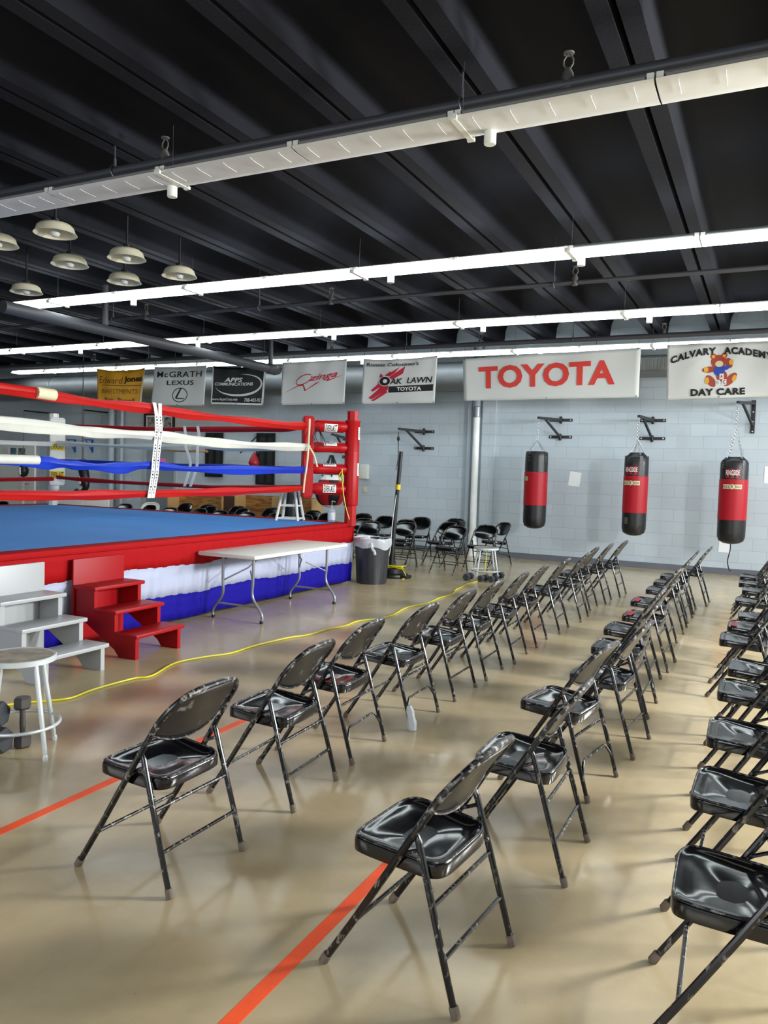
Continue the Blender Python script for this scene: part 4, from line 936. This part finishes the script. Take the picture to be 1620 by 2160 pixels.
for k in range(5):
    a = 2*pi*k/5+.3; tube(bm, [(.2*cos(a), .2*sin(a), .64), (.03*cos(a), .03*sin(a), 1.08)], .018, 6)
obj('strap', bm, 'blackvinyl', t); bm = B(); chain(bm, (0, 0, 1.08), (0, 0, 1.46)); obj('chain', bm, 'chrome', t)
# speed-bag frames
def speed_frame(x0, x1, z0, z1, label):
    t = thing('speed_bag_rack', label, 'bag frame', ((x0+x1)/2, YW, z0), 0, 'speed bag frames on the far wall'); h = (x1-x0)/2; H = z1-z0
    for a, b, c, d in ((-h, -h+.06, 0, H), (h-.06, h, 0, H), (-h+.06, h-.06, H-.06, H), (-h+.06, h-.06, 0, .06), (-.02, .02, .06, H-.06)):
        bxo('frame_bar', 'blackmetal', t, a, b, -.06, -.02, c, d)
    bxo('mesh_panel', 'screen', t, -h+.06, h-.06, -.018, -.004, .06, H-.06)
    for s in (-1, 1): obj('brace', tube(B(), [(s*h*.9, -.05, H-.06), (s*h*.9-.12, -.55, H-.5)], .016, 8), 'blackmetal', t)
    return t
speed_frame(-12.5, -11.98, 1.42, 2.5, 'black speed bag frame with pale wooden board behind the ring, left of two')
speed_frame(-10.98, -10.46, 1.28, 2.5, 'black speed bag frame beside the small red speed bag, right of two')
tag(bxo('drum_board', 'orangewood', None, -13.0, -12.0, 14.35, 14.8, 2.0, 2.05, bev=.01), 'round-cornered pale wooden board held out by the left speed bag frame', 'board')
t = thing('speed_bag', 'small red teardrop speed bag hanging by the right frame', 'punching bag', (-10.75, 14.9, 1.68))
obj('bag_body', lathe(B(), [(.03, 0), (.09, .02), (.125, .08), (.125, .13), (.09, .22), (.045, .3), (.02, .34)], 24), 'darkred', t)
bm = B(); chain(bm, (0, 0, .34), (0, 0, .47)); obj('chain', bm, 'chrome', t)
for x, z, lb in ((-18.7+.0, 1.4, 'small black and white double-end ball hanging before the white doors'), (-16.4, 1.23, 'small black and white double-end ball hanging right of the white post')):
    t = thing('double_end_ball', lb, 'punching bag', (x*.955, 14.4, z), 0)
    bm = B(); lathe(bm, [(.02, -.17), (.09, -.13), (.13, -.04), (.13, .05), (.09, .13), (.02, .17)], 20); obj('ball', bm, 'blackvinyl', t)
    bm = B(); lathe(bm, [(.02, -.11), (.055, -.06), (.06, 0), (.05, .07), (.02, .1)], 16, (0, -.09, 0)); obj('panel', bm, 'whiteflat', t)
    bm = B(); tube(bm, [(0, 0, .17), (0, 0, 3.0-z)], .008, 6); obj('cord', bm, 'blackmetal', t)
    bm = B(); tube(bm, [(-.03, 0, -.16), (-.02, 0, -z+.01)], .008, 6); tube(bm, [(.03, 0, -.16), (.02, 0, -z+.01)], .008, 6); obj('tether', bm, 'whiteflat', t)
    bm = B(); tube(bm, [(0, 0, 3.0-z), (0, YW-14.4, 3.0-z)], .02, 8); obj('arm', bm, 'blackmetal', t)
t = thing('hanging_body_bag', 'black hanging bag with a crooked shape behind the white corner post', 'punching bag', (-15.1, 13.85, .85))
obj('bag_body', tube(B(), spline([(0, 0, .9), (.02, 0, .7), (.1, 0, .45), (.12, 0, .2), (-.05, 0, .08), (-.2, 0, .1)], 6), [.09+.03*sin(i*.2) for i in range(31)], 16), 'blackvinyl', t)
obj('strap', tube(B(), [(0, 0, .9), (0, 0, ZC-.85)], .012, 6), 'blackmetal', t)
for x, lb in ((-17.0, 'left'), (-16.35, 'right')):
    t = thing('shelf_bracket', 'small blue enamel shelf bracket on the far wall, %s of two' % lb, 'bracket', (x, YW, 1.95))
    bm = B(); box(bm, -.025, .025, -.03, -.001, 0, .35, .003); box(bm, -.025, .025, -.28, -.03, .32, .35, .003); tube(bm, [(0, -.03, .04), (0, -.25, .32)], .015, 6); obj('bracket_body', bm, 'blueenamel', t)
# framed photographs, papers, switch plate
t = thing('picture_frame', 'black frame with three portrait photographs on the far wall', 'picture', (-14.02, YW, 2.52))
bm = B()
for a, b, c, d in ((-.5, -.44, 0, .46), (.44, .5, 0, .46), (-.44, .44, 0, .05), (-.44, .44, .41, .46)): box(bm, a, b, -.04, -.002, c, d)
obj('frame', bm, 'blackmetal', t); bxo('mat_board', 'paper', t, -.44, .44, -.02, -.004, .05, .41)
for k in (-1, 0, 1): bxo('photograph', 'photo', t, k*.28-.115, k*.28+.115, -.026, -.021, .1, .37)
def paper(x, z, w, h, rot, label, m='paper'):
    bm = B(); box(bm, -w/2, w/2, -.004, -.001, -h/2, h/2); o = obj('paper', bm, m, sm=False); o.location = (x, YW-.001, z); o.rotation_euler = (0, rot, 0); tag(o, label, 'paper')
paper(-3.43, 1.64, .225, .28, .12, 'white sheet of paper taped crookedly between left and middle bags'); paper(.02, 1.82, .24, .3, 0, 'white sheet of paper at the right edge, beyond the right bag')
paper(-.68, .5, .2, .2, .05, 'small white paper low on the wall behind the right bag')
t = thing('towel_dispenser', 'white wall box just right of the tall red post', 'dispenser', (-8.08, YW, 1.5)); bm = B(); box(bm, -.12, .12, -.1, -.001, 0, .32, .015); obj('dispenser_body', bm, 'whiteplain', t)
t = thing('wall_switch', 'small ivory switch plate on the far wall below the white wall box', 'switch', (-8.06, YW, 1.2)); bm = B(); box(bm, -.06, .06, -.012, -.001, 0, .13, .003); obj('plate', bm, 'ivory', t); bm = B(); box(bm, -.015, .015, -.02, -.012, .05, .08, .002); obj('toggle', bm, 'whiteplain', t)
# plywood boxes along the far wall, white panel, dark bag
def cubby(x0, x1, z1, nd, label):
    t = thing('plywood_box', label, 'storage box', ((x0+x1)/2, YW-.23, 0), 0, 'plywood boxes along the far wall'); h = (x1-x0)/2; y0, y1 = -.2, .22
    bxo('side_panel', 'plyedge', t, -h, -h+.03, y0, y1, 0, z1); bxo('side_panel', 'plyedge', t, h-.03, h, y0, y1, 0, z1)
    bxo('back_panel', 'ply', t, -h+.03, h-.03, y1-.02, y1, .02, z1-.0); bxo('bottom', 'ply', t, -h+.03, h-.03, y0, y1-.02, 0, .025); bxo('shelf', 'ply', t, -h+.03, h-.03, y0, y1-.02, .45, .47)
    for k in range(nd): xx = -h+2*h*(k+1)/(nd+1); bxo('divider', 'plyedge', t, xx-.02, xx+.02, y0, y1-.02, .47, z1)
cubby(-13.35, -11.65, .95, 0, 'open plywood box by the grey door, left of two'); cubby(-11.3, -9.15, 1.02, 1, 'divided open plywood box behind the white ring stool, right of two')
tag(bxo('gap_infill', 'brown', None, -11.63, -11.33, 14.95, 15.3, 0, .98, bev=.005), 'dark brown narrow cabinet between the two plywood boxes', 'infill')  # brown block put in for the dark gap between the boxes
tag(bxo('white_board', 'doorwhite', None, -17.2, -15.0, 14.6, 14.66, .0, .78, bev=.01), 'low white board standing behind the ring below the white post', 'board')
t = thing('standing_bag', 'black upright bag standing behind the white ring stool', 'bag', (-9.5, 14.62, 0)); bm = B(); lathe(bm, [(.17, 0), (.19, .05), (.2, .9), (.17, 1.15), (.1, 1.22)], 24); obj('bag_body', bm, 'blackvinyl', t)

# ------------------------------------------------------------------ folding chairs
RF = [(.49, 0), (.475, .03), (.365, .20), (.246, .392), (.14, .566), (.085, .655), (.04, .712)]      # front leg / side rail profile (forward, up)
HW = .225
def rail_u(z):
    P_ = [(0, .49), (.392, .246), (.566, .14), (.655, .085), (.745, .015), (.80, -.03)]
    for (z0, u0_), (z1, u1) in zip(P_, P_[1:]):
        if z <= z1: return u0_+(u1-u0_)*(z-z0)/(z1-z0)
    return P_[-1][1]
def arch(n=22, s=1.0):
    out = []
    for k in range(n+1):
        th = pi*k/n; c_, s_ = cos(th), sin(th)
        v_ = HW*.955*(abs(c_)**.62)*(1 if c_ > 0 else -1); z = .625+.155*s_**.8; out.append((v_, z))
    return out
def make_chair(name, label, variant=0, bmat='back'):
    t = thing(name, label, 'chair'); TR = .0125
    # seat pan
    def outline(n=44):
        pts = []
        for k in range(n):
            a = 2*pi*k/n; c_, s_ = cos(a), sin(a); e_ = .36
            pts.append((abs(c_)**e_*(1 if c_ > 0 else -1), abs(s_)**e_*(1 if s_ > 0 else -1)))
        return pts
    ol = outline()
    def seat_pt(a, b, k, dz):
        u_ = .255+.172*a*k; hw = (.198+.008*a)*b*k; z = .436+.072*(u_-.255)+dz; fr = max(0, (u_-.36)/.067)
        return (u_, hw, z-.012*fr*fr)
    bm = B(); rings = []
    levels = [(1.0, -.046), (1.006, -.038), (1.006, -.012), (.995, -.003), (.97, .001), (.93, .0), (.89, -.004)]
    for k, dz in levels: rings.append([bm.verts.new(seat_pt(a, b, k, dz)) for a, b in ol])
    for k in (.8, .68, .55, .42, .3, .18, .07):
        ring_ = []
        for a, b in ol:
            aa, bb = a*k, b*k; dz = -.004-.020*(1-k)**.6*(1-.5*max(0, aa))-.009*sin(2.6*bb+1.2)*sin(3*aa+.5)*(1-k)+.006*max(0, aa)*(1-abs(bb))
            ring_.append(bm.verts.new(seat_pt(a, b, k, dz)))
        rings.append(ring_)
    n = len(ol)
    for A, D in zip(rings, rings[1:]):
        for k in range(n): bm.faces.new((A[k], A[(k+1) % n], D[(k+1) % n], D[k]))
    bm.faces.new(rings[-1])
    inner = [bm.verts.new(seat_pt(a, b, .95, -.046)) for a, b in ol]; inn2 = [bm.verts.new(seat_pt(a, b, .95, -.02)) for a, b in ol]
    for k in range(n): bm.faces.new((rings[0][k], inner[k], inner[(k+1) % n], rings[0][(k+1) % n])); bm.faces.new((inner[k], inn2[k], inn2[(k+1) % n], inner[(k+1) % n]))
    bm.faces.new(inn2[::-1])
    seat = obj('seat', bm, 'seat', t)
    o = obj('seat_rim', tube(B(), [seat_pt(a, b, .975, .0025) for a, b in ol], .0036, 6, closed=True), 'edge', seat)
    # side rails / front legs, back arch
    for s in (-1, 1):
        pts = [(u_, s*HW, z) for u_, z in RF if z < .6]; pts = pts[:-1]+[(rail_u(.52), s*HW*.985, .52)]
        l_ = obj('leg', tube(B(), pts, TR, 10), 'tube', t); bm = B(); tube(bm, [(.495, s*HW, 0), (.4925, s*HW, .004), (.475, s*HW, .034), (.473, s*HW, .037)], [.012, .0165, .016, .013], 10); obj('foot_cap', bm, 'cap', l_)
    ap = arch(); pts = [(rail_u(.52), HW*.985, .52), (rail_u(.57), HW*.97, .57)]+[(rail_u(z), v_, z) for v_, z in ap]+[(rail_u(.57), -HW*.97, .57), (rail_u(.52), -HW*.985, .52)]
    obj('back_frame', tube(B(), pts, TR, 10), 'edge', t)
    # backrest sheet
    bm = B(); nc, nr = 24, 10; g = []
    lo = lambda v_: .60-.045*(1-(v_/.2)**2)
    for i in range(nc+1):
        v_ = -.198+.396*i/nc; zt_ = .625+.150*(1-abs(v_/(HW*.955))**3.0)**.42; col_ = []
        for j in range(nr+1):
            z = lo(v_)+(zt_-lo(v_))*j/nr; q_ = 1-(v_/.2)**2; f_ = sin(pi*min(1, j/nr*.9+.1))
            off = .026*q_*(.55+.45*(1-j/nr)); col_.append(bm.verts.new((rail_u(z)-off+.0, v_, z-off*.35)))
        g.append(col_)
    for i in range(nc):
        for j in range(nr): bm.faces.new((g[i][j], g[i+1][j], g[i+1][j+1], g[i][j+1]))
    low = [tuple(c_[0].co) for c_ in g]
    back = obj('backrest', bm, bmat, t); so = back.modifiers.new('s', 'SOLIDIFY'); so.thickness = .0025; so.offset = 0
    obj('backrest_rim', tube(B(), low, .0045, 6), 'edge', back)
    # rear legs
    for s in (-1, 1):
        y_ = s*(HW-.004); top = (.157, s*(HW-.012), .522)
        pts = [(0, y_, 0), (.0465, y_, .155), (.152, s*(HW-.012), .505), (.158, s*(HW-.012), .524)]
        l_ = obj('leg', tube(B(), pts, [.011, .0115, .0115, .006], 10), 'tube', t); bm = B(); tube(bm, [(-.003, y_, 0), (-.001, y_, .004), (.0085, y_, .034), (.0095, y_, .037)], [.012, .016, .0155, .0125], 10); obj('foot_cap', bm, 'cap', l_)
        bm = B(); tube(bm, [(.145, s*(HW-.022), .475), (.2, s*(HW-.022), .45), (rail_u(.43), s*(HW-.015), .43)], .007, 6); lathe(bm, [(.008, -.012), (.008, .012)], 8, (rail_u(.40), s*(HW-.008), .40), 'Y'); lathe(bm, [(.008, -.01), (.008, .01)], 8, (.105, s*(HW-.012), .36), 'Y'); obj('hinge', bm, 'tube', t)
    def bar(z, u_, w): return tube(B(), [(u_, -w, z), (u_, w, z)], .0075, 8)
    obj('stretcher', bar(.315, .0945, HW-.006), 'tube', t); obj('stretcher', bar(.165, .389, HW-.003), 'tube', t)
    if variant == 0: obj('stretcher', bar(.163, .049, HW-.006), 'tube', t)
    else:
        w = HW-.008; pts = [(.03, -w, .10), (.038, -w+.01, .13), (.052, -w+.05, .178), (.056, -w+.1, .188), (.056, w-.1, .188), (.052, w-.05, .178), (.038, w-.01, .13), (.03, w, .10)]
        obj('stretcher', tube(B(), spline(pts, 4), .0075, 8), 'tube', t)
    return t
tmpl = [make_chair('folding_chair', 'x', 0), make_chair('folding_chair', 'x', 1), make_chair('folding_chair', 'x', 0, 'glossback'), make_chair('folding_chair', 'x', 1, 'glossback')]; used = [False]*4
def place(x, y, rz, label, group, variant=0):
    if not used[variant]:
        used[variant] = True; t = tmpl[variant]; t.location = (x, y, 0); t.rotation_euler = (0, 0, rz); t['label'] = label; t['group'] = group; return t
    return dup(tmpl[variant], (x, y, 0), rz, label, group)
def tape_on(x, y, rz, label):
    bm = B(); c_, s_ = cos(rz), sin(rz)
    g = [[bm.verts.new((.40-.05*i, -.12+.08*j, .4462-.0036*i-.001)) for j in range(4)] for i in range(2)]
    for j in range(3): bm.faces.new((g[0][j], g[1][j], g[1][j+1], g[0][j+1]))
    o = flat('seat_tape', bm, 'darkred', None); so = o.modifiers.new('s', 'SOLIDIFY'); so.thickness = .0015; o.location = (x, y, .0025); o.rotation_euler = (0, 0, rz); return o
NTH = ['nearest', 'second', 'third', 'fourth', 'fifth', 'sixth', 'seventh', 'eighth', 'ninth', 'tenth', 'eleventh', 'twelfth', 'thirteenth']
row1 = [(-1.96, 2.47, -1.2), (-1.98, 3.34, 2.3), (-2.03, 4.02, 1.7), (-1.98, 4.74, -.8), (-1.97, 5.48, .2), (-1.965, 6.15, 1.3), (-1.94, 6.83, 2), (-1.95, 7.59, 2.1), (-1.915, 8.38, 1.9), (-1.87, 9.21, 1.7), (-1.94, 10.08, -.2), (-1.88, 10.76, .9), (-1.805, 11.48, -1.3)]
row2 = [(-.75, 2.38, -5.3), (-.66, 3.31, .1), (-.715, 4.18, -8.8), (-.625, 4.94, -4.3), (-.675, 5.81, -.4), (-.73, 6.57, 1), (-.70, 7.28, -1.5), (-.77, 8.19, 0), (-.76, 9.18, 1), (-.77, 9.9, -1), (-.78, 10.61, 1), (-.675, 11.39, -1)]
row3 = [(.22, 2.54, 2), (.21, 3.33, -1), (.21, 4.13, 1), (.21, 5.01, 0), (.24, 5.65, -2), (.13, 6.67, 1), (.16, 7.29, 0), (.22, 7.92, 2), (.16, 8.93, 0), (.2, 9.83, -1), (.14, 10.53, 1), (.13, 11.28, 0)]
def feature(ri, i, n):
    if i == 0: return ', nearest the camera in that row'
    if i == n-1: return ', farthest from the camera in that row'
    return ', %s from the camera in that row' % NTH[i]
for ri, (rw, nm) in enumerate(((row1, 'front row, the one facing the ring steps'), (row2, 'middle row'), (row3, 'right-hand row cut by the photo edge'))):
    for i, (x, y, a) in enumerate(rw):
        var = 1 if (ri, i) in ((0, 2), (0, 3), (1, 2), (2, 4)) else 0
        ex = ' with one leg wrapped in white plastic' if (ri, i) == (0, 3) else ''
        pos = feature(ri, i, len(rw))
        rn = ['front row', 'middle row', 'right-hand row'][ri]
        kind = 'worn black folding chair' if i < 4 else 'black folding chair'
        if ex: lb = 'black folding chair in the front row with one foot wrapped in white plastic'
        else: lb = '%s%s in the %s, %s' % (kind, ' with arched bar' if var else '', rn, 'nearest one' if i == 0 else ('farthest one' if i == len(rw)-1 else NTH[i]+' from the camera'))
        place(x, y, pi+R(a), lb, 'worn folding chairs of the '+rn, var)
        if (ri, i) in ((0, 7), (1, 6), (1, 7), (2, 6)):
            tp = tape_on(x, y, pi+R(a), ''); tag(tp, 'red tape strip on the seat of the %s chair in the %s' % (NTH[i], ['front row', 'middle row', 'right-hand row'][ri]), 'tape')
bm = B(); pts = [(0, 0, .002), (.004, 0, .05), (.012, 0, .085), (.02, 0, .12), (.03, 0, .155)]
tube(bm, pts, [.027, .031, .024, .026, .014], 10)
o = obj('plastic_wrap', bm, 'wrap'); o.location = (-1.978, 4.52, 0); o.rotation_euler = (0, 0, pi); tag(o, 'white plastic bag wrapped round one foot of a front-row chair', 'plastic wrap')
# chairs by the far wall and behind the ring, facing the ring
bg = [(-4.72, 12.42, -100, 'in front of the others near the drain pipe'), (-4.42, 13.1, -95, 'just behind the pale metal stool'), (-4.42, 14.15, -125, 'rightmost of the group by the far wall'),
      (-5.2, 13.3, -110, 'in front of the drain pipe, turned left'), (-5.54, 14.5, -92, 'against the wall left of the white drain pipe'), (-5.72, 12.55, -95, 'right behind the leaning black pole'),
      (-6.05, 13.25, -90, 'second one behind the leaning black pole'), (-6.2, 14.3, -88, 'against the wall below the empty bracket'), (-6.85, 14.0, -92, 'against the wall just right of the tall red post'), (-6.38, 12.35, -92, 'directly behind the trash can'), (-6.75, 12.9, -90, 'half hidden by the tall red post')]
bg[-2] = (-6.3, 12.3, -92, 'directly behind the trash can')
for i, (x, y, a, w) in enumerate(bg): place(x, y, R(a), 'black glossy folding chair facing the ring, '+w.replace('against the wall just right','by the wall right'), 'black folding chairs by the far wall', 3 if i in (2, 3) else 2)
ringtops = [(-14.67, 11.35), (-12.78, 12.97), (-12.29, 13.04), (-11.8, 13.3), (-11.18, 12.69), (-12.81, 14.7), (-10.61, 12.97), (-11.6, 14.35), (-11.0, 13.85), (-9.93, 12.76), (-10.85, 14.45), (-10.2, 13.95), (-9.3, 12.84), (-10.0, 14.6), (-8.72, 13.0), (-9.35, 13.4), (-8.9, 14.6), (-8.1, 13.1), (-8.1, 13.9), (-7.85, 14.3)]
ringtops = [(-14.67, 11.35), (-12.78, 12.97), (-12.24, 12.95), (-11.18, 12.62), (-12.4, 14.55), (-10.61, 12.9), (-11.65, 14.4), (-11.1, 13.85), (-9.93, 12.7), (-10.85, 14.5), (-10.25, 13.9), (-9.3, 12.75), (-10.0, 14.6), (-8.7, 12.85), (-8.85, 14.5), (-8.1, 12.95), (-8.1, 13.85), (-7.6, 14.45)]
ringtops[2] = (-12.12, 13.05); ringtops.sort(key=lambda p: p[0]/p[1])
for i, (x, y) in enumerate(ringtops):
    place(x, y, R(-92+7*sin(i*2.3)), 'black folding chair behind the ring, %s back from the left over the canvas' % (['first']+NTH[1:]+['fourteenth', 'fifteenth', 'sixteenth', 'seventeenth', 'eighteenth', 'nineteenth', 'twentieth'])[i], 'folding chairs behind the ring', 2)
t = place(-12.95, 13.95, R(-70), 'white folding chair standing behind the ring', 'x'); del t['group']
for c_ in t.children:
    c_.data = c_.data.copy()
    for k in range(len(c_.data.materials)): c_.data.materials[k] = MT['whiteplain']
    for d_ in c_.children:
        d_.data = d_.data.copy()
        for k in range(len(d_.data.materials)): d_.data.materials[k] = MT['whiteplain']
